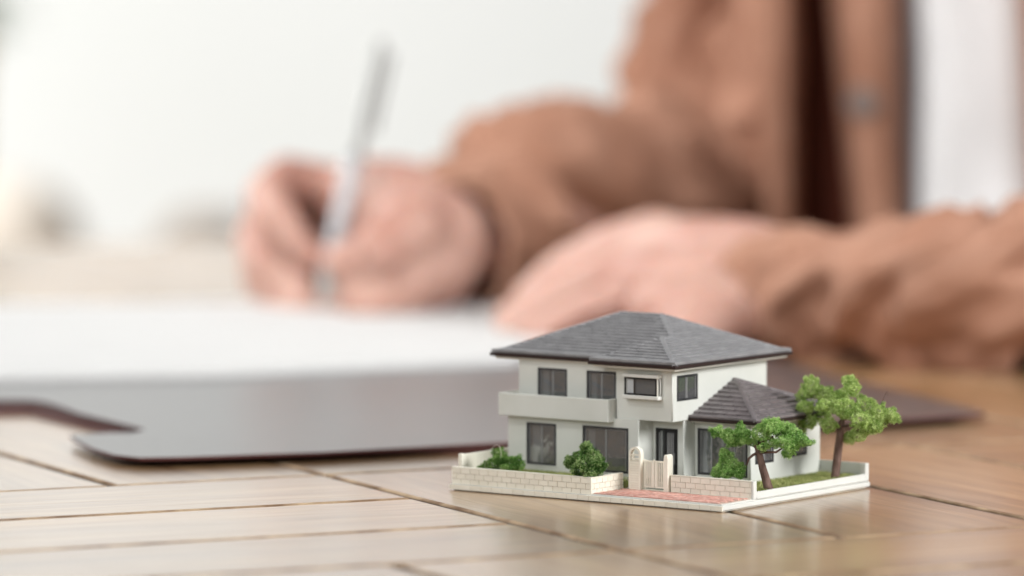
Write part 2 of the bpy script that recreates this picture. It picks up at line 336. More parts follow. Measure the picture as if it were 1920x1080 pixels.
brick_run(w, O, (61.2, 1.2), (61.2, 20.6), (1, 0), 2.3, 8.1, 3, 3.3)
MB().box(.7, 61.5, 1.0, 2.8, 8.05, 8.45).box(59.7, 61.5, 2.8, 20.6, 8.05, 8.45).build('coping', M['cream'], w, O)
MB().box(61.0, 61.62, .92, 1.5, 2.25, 8.2).build('corner_strip', M['cream'], w, O)
O = (83, 20.6, 2.75)
w = thing('garden_wall', O, 'cream brick wall between the gate and the small tree, behind the red paving', 'garden wall', GROUP_W)
MB().box(82.2, 116.0, 20.3, 21.5, 2.75, 8.75).build('wall_core', M['cream_joint'], w, O)
brick_run(w, O, (82.2, 20.3), (116.0, 20.3), (0, -1), 2.8, 8.7, 3, 4.15)
MB().box(82.2, 116.1, 20.0, 21.6, 8.75, 9.05).build('coping', M['cream'], w, O)
MB().box(116.0, 117.0, 19.9, 21.9, 2.75, 9.1).build('end_post', M['white'], w, O, bevel=.2)
MB().box(82.2, 116.0, 19.6, 20.2, 2.75, 3.1).build('footing', M['cream'], w, O)
O = (116, 57, 2.75)
w = thing('garden_kerb', O, 'low smooth white kerb along the right lawn, below both trees', 'kerb')
MB().box(115.7, 116.9, 21.9, 92.0, 2.75, 5.2).build('kerb_strip', M['white'], w, O, bevel=.15)
MB().box(116.9, 117.15, 21.9, 93.6, 2.75, 3.2).build('kerb_ledge', M['white'], w, O)
O = (107, 93.5, 2.75)
w = thing('garden_wall', O, 'plain grey-cream wall at the back of the right lawn, beside the big tree', 'garden wall', GROUP_W)
MB().box(60, 114.6, 93.0, 94.3, 2.75, 8.9).build('wall_core', M['plastic'], w, O)
MB().box(114.6, 116.9, 92.0, 94.4, 2.75, 9.0).build('end_post', M['white'], w, O, bevel=.25)
O = (1.2, 45, 2.25)
w = thing('garden_wall', O, 'tall cream side wall on the far left, behind the leftmost bush', 'garden wall', GROUP_W)
MB().box(.9, 2.0, 7.0, 90, 2.75, 12.4).build('wall_core', M['cream'], w, O)
MB().box(.6, 2.3, 5.0, 7.0, 2.75, 12.7).build('end_post', M['cream'], w, O, bevel=.25)
yb = 8.6
while yb < 40:
    MB().box(2.0, 2.12, yb, yb + .16, 3.2, 12.2).build('joint', M['cream'], w, O); yb += 2.0
MB().box(2.0, 2.8, 7.0, 60, 5.0, 5.6).build('footing', M['white'], w, O)

# ------------------------------------------------------------------ gate
O = (73, 21.3, 2.75)
g = thing('garden_gate', O, 'cream double gate with arched pillar, in front of the dark front door', 'gate')
MB().box(65.2, 69.6, 19.4, 22.4, 2.75, 13.3).build('pillar_core', M['cream_joint'], g, O)
z = 2.85
sl = MB().box(-2.3, 2.3, -.18, .18, -.36, .36).build('brick', M['cream'], None, bevel=.08); slm = sl.data; bpy.data.objects.remove(sl)
while z < 12.9:
    o = link('brick', slm, g); o.location = ((67.4 - O[0])/1e3, (19.3 - O[1])/1e3, (z + .38 - O[2])/1e3); z += .84
MB().box(64.9, 65.5, 19.0, 22.6, 2.75, 13.2).build('pillar_edge', M['cream'], g, O)
MB().box(69.3, 70.0, 18.9, 22.6, 2.75, 13.6).build('pillar_edge', M['cream'], g, O)
# arch on the pillar: a tunnel-shaped frame
arc = MB(); ci, ri, ro, n = (67.4, 15.5), 1.75, 2.55, 16
for a in range(n):
    t0, t1 = math.pi * a / n, math.pi * (a + 1) / n
    P = lambda r, t, y: (ci[0] + r * math.cos(t), y, ci[1] + r * math.sin(t))
    arc.prism([P(ri, t0, 19.1), P(ro, t0, 19.1), P(ro, t1, 19.1), P(ri, t1, 19.1)], [P(ri, t0, 21.0), P(ro, t0, 21.0), P(ro, t1, 21.0), P(ri, t1, 21.0)])
arc.box(ci[0]-ro, ci[0]-ri, 19.1, 21.0, 13.2, 15.5).box(ci[0]+ri, ci[0]+ro, 19.1, 21.0, 13.2, 15.5)
arc.build('arch', M['cream'], g, O)
MB().box(65.4, 69.4, 19.4, 20.2, 15.0, 15.5).build('cross_bar', M['cream'], g, O)
MB().box(65.4, 69.4, 19.4, 20.2, 13.75, 14.15).build('cross_bar', M['cream'], g, O)
MB().tube([(66.6, 19.7, 14.1), (66.6, 19.7, 15.1)], [.35, .35], 8).build('short_post', M['cream'], g, O)
# right post with a rounded top
P_ = []
for zz, hw in ((2.9, 1.15), (14.6, 1.15), (15.6, .95), (16.1, .5)): P_.append((zz, hw))
post = MB(); prof = [(-hw, zz) for zz, hw in P_] + [(hw, zz) for zz, hw in reversed(P_)]
post.prism([(80.7 + a * .8, 18.9, b) for a, b in prof], [(80.7 + a * .8, 22.3, b) for a, b in prof]); post.build('gate_post', M['cream'], g, O, bevel=.2)
MB().box(70.0, 79.7, 20.6, 21.4, 2.75, 3.3).build('threshold', M['cream'], g, O)
for (x0, x1, nb) in ((70.2, 74.7, 5), (74.9, 79.5, 5)):
    lf = MB().box(x0, x1, 20.7, 21.3, 13.0, 13.5).box(x0, x1, 20.7, 21.3, 3.9, 4.4)
    e0, e1 = (x1 - 1.1, x1) if x0 < 72 else (x0, x0 + 1.1)
    lf.box(e0, e1, 20.6, 21.3, 4.4, 13.0)
    lf = lf.build('gate_leaf', M['cream'], g, O)
    a0, a1 = (x0, x1 - 1.1) if x0 < 72 else (x0 + 1.1, x1)
    for i in range(nb):
        xc = a0 + (a1 - a0) * (i + .45) / nb
        MB().tube([(xc, 20.8, 4.4), (xc, 20.8, 13.0)], [.24, .24], 8).build('gate_bar', M['cream'], lf, O)
MB().tube([(74.6, 20.7, 13.4), (74.6, 20.7, 13.9)], [.35, .25], 8).build('gate_knob', M['cream'], g, O)

# ================================================================== the house
HO = (48, 60, 2.75)
H = thing('miniature_house', HO, 'two-storey grey-white miniature house with dark grey tiled hip roofs', 'model house')
def wall_y(mb, y, t, x0, x1, z0, z1, holes, flip=1):
    """a wall facing -y at y, thickness t, with rectangular holes (x0,x1,z0,z1)"""
    xs = sorted({x0, x1, *[h[0] for h in holes], *[h[1] for h in holes]}); zs = sorted({z0, z1, *[h[2] for h in holes], *[h[3] for h in holes]})
    inh = lambda a, b: any(h[0] <= a <= h[1] and h[2] <= b <= h[3] for h in holes)
    for a, b in zip(xs, xs[1:]):
        for c, d in zip(zs, zs[1:]):
            if inh((a+b)/2, (c+d)/2): continue
            mb.add([(a,y,c),(b,y,c),(b,y,d),(a,y,d)], [(0,1,2,3)]); mb.add([(a,y+t,c),(b,y+t,c),(b,y+t,d),(a,y+t,d)], [(3,2,1,0)])
    for (a, b, c, d) in holes + [(x0, x1, z0, z1)]:
        mb.add([(a,y,c),(b,y,c),(b,y+t,c),(a,y+t,c)], [(0,1,2,3)]); mb.add([(a,y,d),(b,y,d),(b,y+t,d),(a,y+t,d)], [(3,2,1,0)])
        mb.add([(a,y,c),(a,y,d),(a,y+t,d),(a,y+t,c)], [(0,1,2,3)]); mb.add([(b,y,c),(b,y,d),(b,y+t,d),(b,y+t,c)], [(3,2,1,0)])
def wall_x(mb, x, t, y0, y1, z0, z1, holes):
    """a wall facing +x at x, thickness t going -x"""
    tmp = MB(); wall_y(tmp, 0, t, y0, y1, z0, z1, holes)
    mb.add([(x - v[1], v[0], v[2]) for v in tmp.v], tmp.f)
def merged(mb, name, m, parent, O):
    me_o = mb.build(name, m, parent, O)
    bm = bmesh.new(); bm.from_mesh(me_o.data); bmesh.ops.remove_doubles(bm, verts=bm.verts[:], dist=2e-6); bm.to_mesh(me_o.data); bm.free(); return me_o
WA1 = (11.1, 24.2, 7.4, 22.5); WA2 = (35.8, 55.7, 6.6, 22.8); WU1 = (13.2, 26.1, 30.5, 42.0); WU2 = (34.7, 47.5, 30.5, 42.1)
WD = (61.3, 70.7, 3.4, 22.7); WC = (74.5, 95.7, 6.3, 22.8); WR = (35.7, 48.7, 33.1, 42.2); WW1 = (50.9, 62.7, 10.9, 17.3); WW2 = (72.4, 84.2, 11.7, 17.3)
mb = MB()
wall_y(mb, 32, 1.2, 2.9, 60.1, 2.75, 26.0, [WA1, WA2]); mb.box(58.9, 60.1, 33.2, 42.2, 2.75, 26.0); mb.box(2.9, 4.1, 33.2, 92, 2.75, 26.0)
merged(mb, 'ground_floor_wall', M['plastic'], H, HO)
mb = MB(); wall_y(mb, 41, 1.2, 60.15, 73.2, 2.75, 26.0, [WD]); mb.box(72.0, 73.2, 42.2, 48, 2.75, 26.0); merged(mb, 'porch_wall', M['plastic'], H, HO)
mb = MB(); wall_y(mb, 48, 1.2, 73.25, 97, 2.75, 25.6, [WC]); merged(mb, 'wing_front_wall', M['plastic'], H, HO)
mb = MB(); wall_x(mb, 97, 1.2, 49.2, 94 - 1.5, 2.75, 25.6, [WW1, WW2]); merged(mb, 'wing_side_wall', M['plastic'], H, HO)
mb = MB(); wall_y(mb, 36, 1.2, 4.8, 49.6, 26.2, 45.6, [WU1, WU2]); mb.box(4.8, 6, 37.2, 92.7, 26.2, 45.6); merged(mb, 'upper_front_wall', M['plastic'], H, HO)
WB = (55.4, 68.6, 35.0, 41.2)
mb = MB(); wall_y(mb, 33, 1.2, 50.0, 73.9, 26.2, 45.6, [WB]); mb.box(50.0, 51.2, 34.2, 36, 26.2, 45.6); merged(mb, 'upper_bay_wall', M['plastic'], H, HO)
mb = MB(); wall_x(mb, 73.9, 1.2, 34.2, 92.7, 26.2, 45.6, [WR]); merged(mb, 'upper_side_wall', M['plastic'], H, HO)
MB().box(2.9, 96.9, 92.71, 92.95, 2.75, 26).box(4.8, 73.9, 92.71, 92.95, 26, 45.6).build('rear_wall', M['plastic'], H, HO)
MB().box(4.2, 73.8, 34.3, 92.6, 26.0, 26.19).box(50.05, 73.85, 33.05, 34.3, 26.0, 26.19).build('upper_floor', M['plastic'], H, HO)
MB().box(4.2, 58.8, 33.3, 92.6, 2.76, 3.2).box(60.2, 71.9, 42.3, 92.6, 2.76, 3.2).box(73.3, 95.7, 49.3, 92.4, 2.76, 3.2).build('ground_floor', M['inside'], H, HO)
MB().box(4.2, 58.8, 46, 46.3, 3.2, 26).box(60.2, 71.9, 50, 50.3, 3.2, 26).box(73.3, 84, 70, 70.3, 3.2, 25.5).box(6.1, 49.5, 48, 48.3, 26.2, 45).box(51.3, 60, 47, 47.3, 26.2, 45).box(58, 58.3, 48, 60, 26.2, 45).build('room_wall', M['inside'], H, HO)

def window_y(y, hole, n, label=None, name='window', fw=.75, glassm='glass', light=True, fm='frame'):
    x0, x1, z0, z1 = hole; c = ((x0+x1)/2, y, (z0+z1)/2)
    f = MB().box(x0, x1, y - .12, y + .9, z0, z0 + fw).box(x0, x1, y - .12, y + .9, z1 - fw, z1).box(x0, x0 + fw, y - .12, y + .9, z0 + fw, z1 - fw).box(x1 - fw, x1, y - .12, y + .9, z0 + fw, z1 - fw)
    f = f.build(name, M[fm], H, HO, pivot=c)
    xi0, xi1 = x0 + fw, x1 - fw; st = (xi1 - xi0) / n
    for i in range(n):
        yo = y + (.35 if i % 2 else .6)
        gl = MB(); a, b = xi0 + st * i + .02, xi0 + st * (i + 1) - .02; K = 6; bow = .06
        vs = []; 
        for kx in range(K + 1):
            u = kx / K; vs += [(a + (b-a)*u, yo - bow*math.sin(math.pi*u), z0 + fw), (a + (b-a)*u, yo - bow*math.sin(math.pi*u), z1 - fw)]
        gl.add(vs, [(2*kx, 2*kx+2, 2*kx+3, 2*kx+1) for kx in range(K)]); gl.build('pane', M[glassm], f, c, smooth=True)
        for xe in (a, b - .3):
            MB().box(xe, xe + .3, yo - .15, yo + .1, z0 + fw, z1 - fw).build('sash_bar', M['mullion'], f, c)
        MB().box(a, b, yo - .12, yo + .12, z1 - fw - .28, z1 - fw).build('sash_bar', M['mullion'], f, c)
    return f
window_y(32, WA1, 2); window_y(32, WA2, 2); window_y(36, WU1, 2); window_y(36, WU2, 2); window_y(48, WC, 4)
def window_x(x, hole, n, clear='glass'):
    y0, y1, z0, z1 = hole; fw = .8; c = (x, (y0+y1)/2, (z0+z1)/2)
    f = MB().box(x - .9, x + .12, y0, y1, z0, z0 + fw).box(x - .9, x + .12, y0, y1, z1 - fw, z1).box(x - .9, x + .12, y0, y0 + fw, z0 + fw, z1 - fw).box(x - .9, x + .12, y1 - fw, y1, z0 + fw, z1 - fw)
    f = f.build('window', M['frame'], H, HO, pivot=c); st = (y1 - y0 - 2*fw) / n
    for i in range(n):
        xo = x - (.35 if i % 2 else .6); a, b = y0 + fw + st*i, y0 + fw + st*(i+1)
        MB().add([(xo, a, z0+fw), (xo, b, z0+fw), (xo, b, z1-fw), (xo, a, z1-fw)], [(0,1,2,3)]).build('pane', M[clear], f, c)
        for e in (a, b - .35): MB().box(xo - .1, xo + .18, e, e + .35, z0 + fw, z1 - fw).build('sash_bar', M['mullion'], f, c)
window_x(73.9, WR, 2); window_x(97, WW1, 2); window_x(97, WW2, 2)
for (x0, x1, y, z) in ((10.6, 24.7, 32, 7.4), (35.3, 56.2, 32, 6.6)): MB().box(x0, x1, y - .35, y + .02, z - .5, z - .05).build('window_sill', M['plastic'], H, HO)
# curtains just inside the ground floor windows
def curtain(x0, x1, y, z0, z1, m='curtain', parent=H, O=HO, amp=.25, n=5):
    vs = []; K = n * 8
    for i in range(K + 1):
        u = i / K; vs += [(x0 + (x1-x0)*u, y + amp*math.sin(u*n*2*math.pi), z0), (x0 + (x1-x0)*u, y + amp*math.sin(u*n*2*math.pi), z1)]
    return MB().add(vs, [(2*i, 2*i+2, 2*i+3, 2*i+1) for i in range(K)]).build('curtain', M[m], parent, O, smooth=True)
curtain(12, 15.5, 34.6, 7, 22.3); curtain(36.5, 39.5, 34.6, 7, 22.3); curtain(52.5, 55, 34.6, 7, 22.3); curtain(75, 79, 50.6, 6, 22.5); curtain(92, 95, 50.6, 6, 22.5)
curtain(13.5, 16.5, 38.4, 30, 41.8); curtain(23.5, 26, 38.4, 30, 41.8); curtain(35, 37.5, 38.4, 30, 41.8)
# door
c = ((WD[0]+WD[1])/2, 41, 12)
d = MB().box(WD[0], WD[0]+1.0, 40.85, 41.9, WD[2], WD[3]).box(WD[1]-1.0, WD[1], 40.85, 41.9, WD[2], WD[3]).box(WD[0]+1.0, WD[1]-1.0, 40.85, 41.9, WD[3]-1.0, WD[3]).box(64.3, 65.6, 40.95, 41.9, WD[2], WD[3]-1.0)
d = d.build('door', M['black'], H, HO, pivot=c)
MB().box(65.6, WD[1]-1.0, 41.45, 41.75, WD[2], WD[3]-1.0).build('door_leaf', M['frame'], d, c)
MB().box(62.3, 64.3, 41.5, 41.6, WD[2], WD[3]-1.0).build('side_pane', M['glass'], d, c)
for xx in (66.1, 66.8, 67.6, 68.4): MB().box(xx, xx + .38, 41.15, 41.45, WD[2]+.6, WD[3]-1.6).build('door_rib', M['mullion'], d, c)
MB().box(62.5, 62.8, 41.2, 41.5, WD[2]+.6, WD[3]-1.6).build('door_rib', M['mullion'], d, c)
MB().box(69.1, 69.35, 40.8, 41.45, 10, 14).build('door_handle', M['mullion'], d, c)
# bay window
c = (62, 31.6, 38)
f = MB().box(55.0, 69.0, 30.35, 30.75, 35.0, 35.6).box(55.0, 69.0, 30.35, 30.75, 40.7, 41.3).box(55.0, 55.6, 30.35, 30.75, 35.6, 40.7).box(68.4, 69.0, 30.35, 30.75, 35.6, 40.7)
f = f.build('bay_window', M['black'], H, HO, pivot=c)
MB().box(54.3, 69.7, 29.9, 33.0, 41.3, 42.5).build('bay_roof', M['white'], f, c, bevel=.2)
MB().box(54.3, 69.7, 29.9, 33.0, 33.6, 35.0).build('bay_sill', M['white'], f, c, bevel=.3)
MB().box(69.0, 69.35, 30.35, 30.8, 35.0, 41.3).build('corner_strip', M['plastic_soffit'], f, c)
MB().add([(55.6, 30.6, 35.6), (68.4, 30.6, 35.6), (68.4, 30.6, 40.7), (55.6, 30.6, 40.7)], [(0,1,2,3)]).build('pane', M['glass_clear'], f, c)
MB().add([(69.1, 30.8, 35.0), (69.1, 33, 35.0), (69.1, 33, 41.3), (69.1, 30.8, 41.3)], [(0,1,2,3)]).build('side_pane', M['glass_clear'], f, c)
MB().add([(55.1, 30.8, 35.0), (55.1, 33, 35.0), (55.1, 33, 41.3), (55.1, 30.8, 41.3)], [(0,1,2,3)]).build('side_pane', M['glass_clear'], f, c)
MB().tube([(69.4, 31.6, 35.0), (69.5, 31.8, 36.2), (69.5, 31.8, 40.0), (69.4, 31.6, 41.2)], [.22, .2, .2, .22], 8).build('side_rod', M['white'], f, c, smooth=True)
cu = curtain(55.8, 58.4, 31.2, 35.1, 41.2, n=4, parent=f, O=c); 
MB().box(58.4, 68.4, 32.4, 32.5, 35.0, 41.2).build('blind', M['inside'], f, c)
# balcony
MB().box(1.2, 49.4, 28.3, 29.5, 24.7, 32.9).box(48.2, 49.4, 29.5, 35.95, 24.7, 32.9).box(1.2, 2.4, 29.5, 40.0, 24.7, 32.9).box(2.4, 48.2, 29.5, 35.95, 24.7, 25.9).box(2.4, 4.7, 35.95, 40.0, 24.7, 25.9).build('balcony', M['plastic'], H, HO, bevel=.3)

for (cx_, cy_, za, zb) in ((73.72, 33.18, 26.2, 44.6), (59.92, 32.18, 2.75, 26.0), (96.82, 48.18, 2.75, 25.4), (73.02, 41.18, 2.75, 25.9)):
    MB().tube([(cx_, cy_, za), (cx_, cy_, zb)], [.32, .32], 14).build('corner_strip', M['plastic'], H, HO, smooth=True)
# ------------------------------------------------------------------ roofs
def clip(poly, clipper):
    out = poly
    n = len(clipper)
    for i in range(n):
        ax, ay = clipper[i]; bx, by = clipper[(i+1) % n]; nin = out; out = []
        ins = lambda p: (bx-ax)*(p[1]-ay) - (by-ay)*(p[0]-ax) >= -1e-9
        for j in range(len(nin)):
            p, q = nin[j], nin[(j+1) % len(nin)]
            ip, iq = ins(p), ins(q)
            if ip: out.append(p)
            if ip != iq:
                d1 = (bx-ax)*(p[1]-ay) - (by-ay)*(p[0]-ax); d2 = (bx-ax)*(q[1]-ay) - (by-ay)*(q[0]-ax); t = d1 / (d1 - d2)
                out.append((p[0] + (q[0]-p[0])*t, p[1] + (q[1]-p[1])*t))
        if not out: return []
    return out
def area2(p): return abs(sum(p[i][0]*p[(i+1)%len(p)][1] - p[(i+1)%len(p)][0]*p[i][1] for i in range(len(p)))) / 2
def roof_face(poly, eave_dir, up_dir, z_at, step_r, step_t, hgt, margin=1.0, joints=.2):
    """poly: plan outline; yields (area, bottom, top, centre) prisms for each tile"""
    o0 = poly[0]; e, u = eave_dir, up_dir
    P = [((p[0]-o0[0])*e[0] + (p[1]-o0[1])*e[1], (p[0]-o0[0])*u[0] + (p[1]-o0[1])*u[1]) for p in poly]
    if sum(P[i][0]*P[(i+1)%len(P)][1] - P[(i+1)%len(P)][0]*P[i][1] for i in range(len(P))) < 0: P = P[::-1]
    smin, smax = min(p[0] for p in P), max(p[0] for p in P); rmax = max(p[1] for p in P)
    r = 0.0; row = 0; res = []
    while r < rmax:
        s = smin - (step_t * (.5 if row % 2 else 0)) - random.uniform(0, .8)
        while s < smax:
            q = clip([(s, r), (s + step_t - joints, r), (s + step_t - joints, r + step_r * 1.0), (s, r + step_r * 1.0)], P)
            if len(q) > 2 and area2(q) > .25:
                jit = random.uniform(-.03, .03)
                def W(a, b, h): 
                    x = o0[0] + e[0]*a + u[0]*b; y = o0[1] + e[1]*a + u[1]*b; return (x, y, z_at(x, y) + h)
                res.append((area2(q), [W(a, b, -.15) for a, b in q], [W(a, b, .08 + (hgt + jit) * (1 - (b - r) / step_r)) for a, b in q]))
            s += step_t
        r += step_r; row += 1
    return res
K = .4145; ZE = 46.5
x0, x1, yf, ys, yb_, xs = -5.8, 79.0, 34.0, 27.2, 101.0, 42.4
hw = (yb_ - yf) / 2; ry = yf + hw; rl, rr_ = x0 + hw, x1 - hw; zr = ZE + K * hw
sh_ = (x1 - xs) / 2; ax_, ay_ = xs + sh_, ys + sh_; az = ZE + K * sh_; my = yf + (x1 - ax_)      # short ridge meets the main hip at y=my
roof = MB()
roof.add([(x0,yf,ZE),(xs,yf,ZE),(ax_,my,az),(rr_,ry,zr),(rl,ry,zr)], [(0,1,2,3,4)])
roof.add([(xs,ys,ZE),(x1,ys,ZE),(ax_,ay_,az)], [(0,1,2)])
roof.add([(x1,ys,ZE),(x1,yb_,ZE),(rr_,ry,zr),(ax_,my,az),(ax_,ay_,az)], [(0,1,2,3,4)])
roof.add([(xs,ys,ZE),(ax_,ay_,az),(ax_,my,az),(xs,yf,ZE)], [(0,1,2,3)])
roof.add([(x0,yf,ZE),(rl,ry,zr),(x0,yb_,ZE)], [(0,1,2)]); roof.add([(x0,yb_,ZE),(rl,ry,zr),(rr_,ry,zr),(x1,yb_,ZE)], [(0,1,2,3)])
roof.add([(x0,yf,ZE),(xs,yf,ZE),(xs,ys,ZE),(x1,ys,ZE),(x1,yb_,ZE),(x0,yb_,ZE)], [(5,4,3,2,1,0)])
RO = (36, 67, ZE)
mainroof = roof.build('main_roof', M['roof_joint'], H, HO, pivot=RO)
zf = lambda x, y: ZE + K * (y - yf); zs_ = lambda x, y: ZE + K * (y - ys); zr_ = lambda x, y: ZE + K * (x1 - x)
inset = 1.3
tiles_m = []
front = roof_face([(x0,yf),(xs,yf),(ax_,my),(rr_,ry),(rl,ry)], (1,0), (0,1), zf, 2.12, 5.6, .62)
sub = roof_face([(xs,ys),(x1,ys),(ax_,ay_)], (1,0), (0,1), zs_, 1.95, 5.4, .6)
right = roof_face([(x1,ys),(x1,my),(ax_,my),(ax_,ay_)], (0,1), (-1,0), zr_, 2.12, 5.5, .52) + roof_face([(x1,my),(x1,yb_),(rr_,ry),(ax_,my)], (0,1), (-1,0), zr_, 2.12, 5.5, .52)
back = roof_face([(x1,yb_),(x0,yb_),(rl,ry),(rr_,ry)], (-1,0), (0,-1), lambda x,y: ZE + K*(yb_-y), 2.12, 5.6, .42) + roof_face([(x0,yb_),(x0,yf),(rl,ry)], (0,-1), (1,0), lambda x,y: ZE + K*(x-x0), 2.12, 5.6, .42) + roof_face([(xs,yf),(xs,ys),(ax_,ay_),(ax_,my)], (0,-1), (1,0), lambda x,y: ZE + K*(x-xs), 2.12, 5.6, .42)
zw0 = 26.9; Kw = .407; wx0, wx1, wy0, wy1 = 73.95, 102.6, 43.2, 100.5; wm = (wy0 + wy1) / 2
wf = roof_face([(wx0,wy0),(wx1,wy0),(wx0,wy0+(wx1-wx0))], (1,0), (0,1), lambda x,y: zw0 + Kw*(y-wy0), 3.05, 5.4, .6, joints=.38)
wr = roof_face([(wx1,wy0),(wx1,wy1),(wx0,wm)], (0,1), (-1,0), lambda x,y: zw0 + Kw*(wx1-x), 3.05, 5.4, .6, joints=.38)
allf = [(1.4 * t[0], t, 'main') for t in right] + [(1.0 * t[0], t, 'main') for t in front] + [(1.0 * t[0], t, 'main') for t in sub]
WO = (88, 72, zw0)
wroof = MB().add([(wx0,wy0,zw0),(wx1,wy0,zw0),(wx0,wm,zw0+Kw*(wx1-wx0)),(wx1,wy1,zw0),(wx0,wy1,zw0)], [(0,1,2),(1,3,2),(3,4,2),(0,2,4),(4,3,1,0)]).build('wing_roof', M['roof_joint'], H, HO, pivot=WO)
for a, bt, tp in wf + wr:
    MB().prism(bt, tp).build('roof_tile', M['wingroof'], wroof, WO)
allf.sort(key=lambda t: -t[0]); budget = 299 - len(wf) - len(wr)
for i, (a, (a2, bt, tp), _k) in enumerate(allf[:budget]):
    MB().prism(bt, tp).build('roof_tile', M['roof'], mainroof, RO)
rest = MB()
for (a, (a2, bt, tp), _k) in allf[budget:]: rest.prism(bt, tp)
for (a2, bt, tp) in back: rest.prism(bt, tp)
setp(rest.build('tile_courses', M['roof'], mainroof, RO), kind='stuff')
def cap(p, q, wdt, hgt, m, parent, O, name='ridge_cap'):
    p, q = Vector(p), Vector(q); d = (q - p).normalized(); s = d.cross(Vector((0,0,1))).normalized(); up = s.cross(d)
    prof = [(-wdt, -.35), (-wdt*.8, hgt*.75), (-wdt*.3, hgt), (wdt*.3, hgt), (wdt*.8, hgt*.75), (wdt, -.35)]
    MB().prism([p + s*a + up*b for a, b in prof], [q + s*a + up*b for a, b in prof]).build(name, m, parent, O, bevel=.12)
for p, q in (((x0,yf,ZE),(rl,ry,zr)), ((x1,yb_,ZE),(rr_,ry,zr)), ((x0,yb_,ZE),(rl,ry,zr)), ((rl,ry,zr),(rr_,ry,zr)), ((rr_,ry,zr),(ax_,my,az)), ((ax_,my,az),(ax_,ay_,az)), ((ax_,ay_,az),(x1,ys,ZE))):
    cap(p, q, 1.15, .55, M['roof'], mainroof, RO)
cap((xs,ys,ZE), (ax_,ay_,az), .45, .5, M['roof'], mainroof, RO)
for p, q in (((wx1,wy0,zw0),(wx0+.5,wm,zw0+Kw*(wx1-wx0-.5))), ((wx1,wy1,zw0),(wx0+.5,wm,zw0+Kw*(wx1-wx0-.5)))): cap(p, q, 1.15, .65, M['wingroof'], wroof, WO)
def edging(pts, z0, z1, out, inn, m, parent, O, name, bevel=.0, closed=False):
    """a strip that follows the eave: between the offsets out and inn from each edge, mitred by overlap-free butts"""
    for (p, q, nrm) in pts:
        (ax, ay), (bx, by) = p, q
        MB().prism([(ax + nrm[0]*out, ay + nrm[1]*out, z0), (bx + nrm[0]*out, by + nrm[1]*out, z0), (bx - nrm[0]*inn, by - nrm[1]*inn, z0), (ax - nrm[0]*inn, ay - nrm[1]*inn, z0)],
                   [(ax + nrm[0]*out, ay + nrm[1]*out, z1), (bx + nrm[0]*out, by + nrm[1]*out, z1), (bx - nrm[0]*inn, by - nrm[1]*inn, z1), (ax - nrm[0]*inn, ay - nrm[1]*inn, z1)]).build(name, m, parent, O, bevel=bevel)
E_main = [((x0,yf),(xs,yf),(0,-1)), ((xs,ys),(x1,ys),(0,-1)), ((x1,ys+.01),(x1,yb_),(1,0)), ((x0,yb_),(x0,yf),(-1,0)), ((x1,yb_),(x0,yb_),(0,1)), ((xs,yf),(xs,ys),(-1,0))]
def slab(zl, zh, off, m, name, O, parent, bevel):
    a, b, c_, d_, e_, s_ = x0 - off, x1 + off, yf - off, ys - off, yb_ + off, xs - off
    pl = [(a,c_),(s_,c_),(s_,d_),(b,d_),(b,e_),(a,e_)]
    MB().prism([(x, y, zl) for x, y in pl], [(x, y, zh) for x, y in pl]).build(name, m, parent, O, bevel=bevel)
slab(46.65, 47.9, .3, M['roof'], 'eave_edge', RO, mainroof, .35)
slab(45.35, 46.64, .65, M['gutter'], 'gutter', RO, mainroof, .2)
slab(44.45, 45.34, -.9, M['plastic_soffit'], 'soffit', RO, mainroof, .15)
def wslab(zl, zh, off, m, name, bevel):
    pl = [(wx0 + .02, wy0-off), (wx1+off, wy0-off), (wx1+off, wy1+off), (wx0 + .02, wy1+off)]
    MB().prism([(x, y, zl) for x, y in pl], [(x, y, zh) for x, y in pl]).build(name, m, wroof, WO, bevel=bevel)
wslab(26.9, 27.9, .3, M['wingroof'], 'eave_edge', .3); wslab(25.75, 26.89, .5, M['gutter'], 'gutter', .15); wslab(25.1, 25.74, -1.2, M['plastic_soffit'], 'soffit', .1)

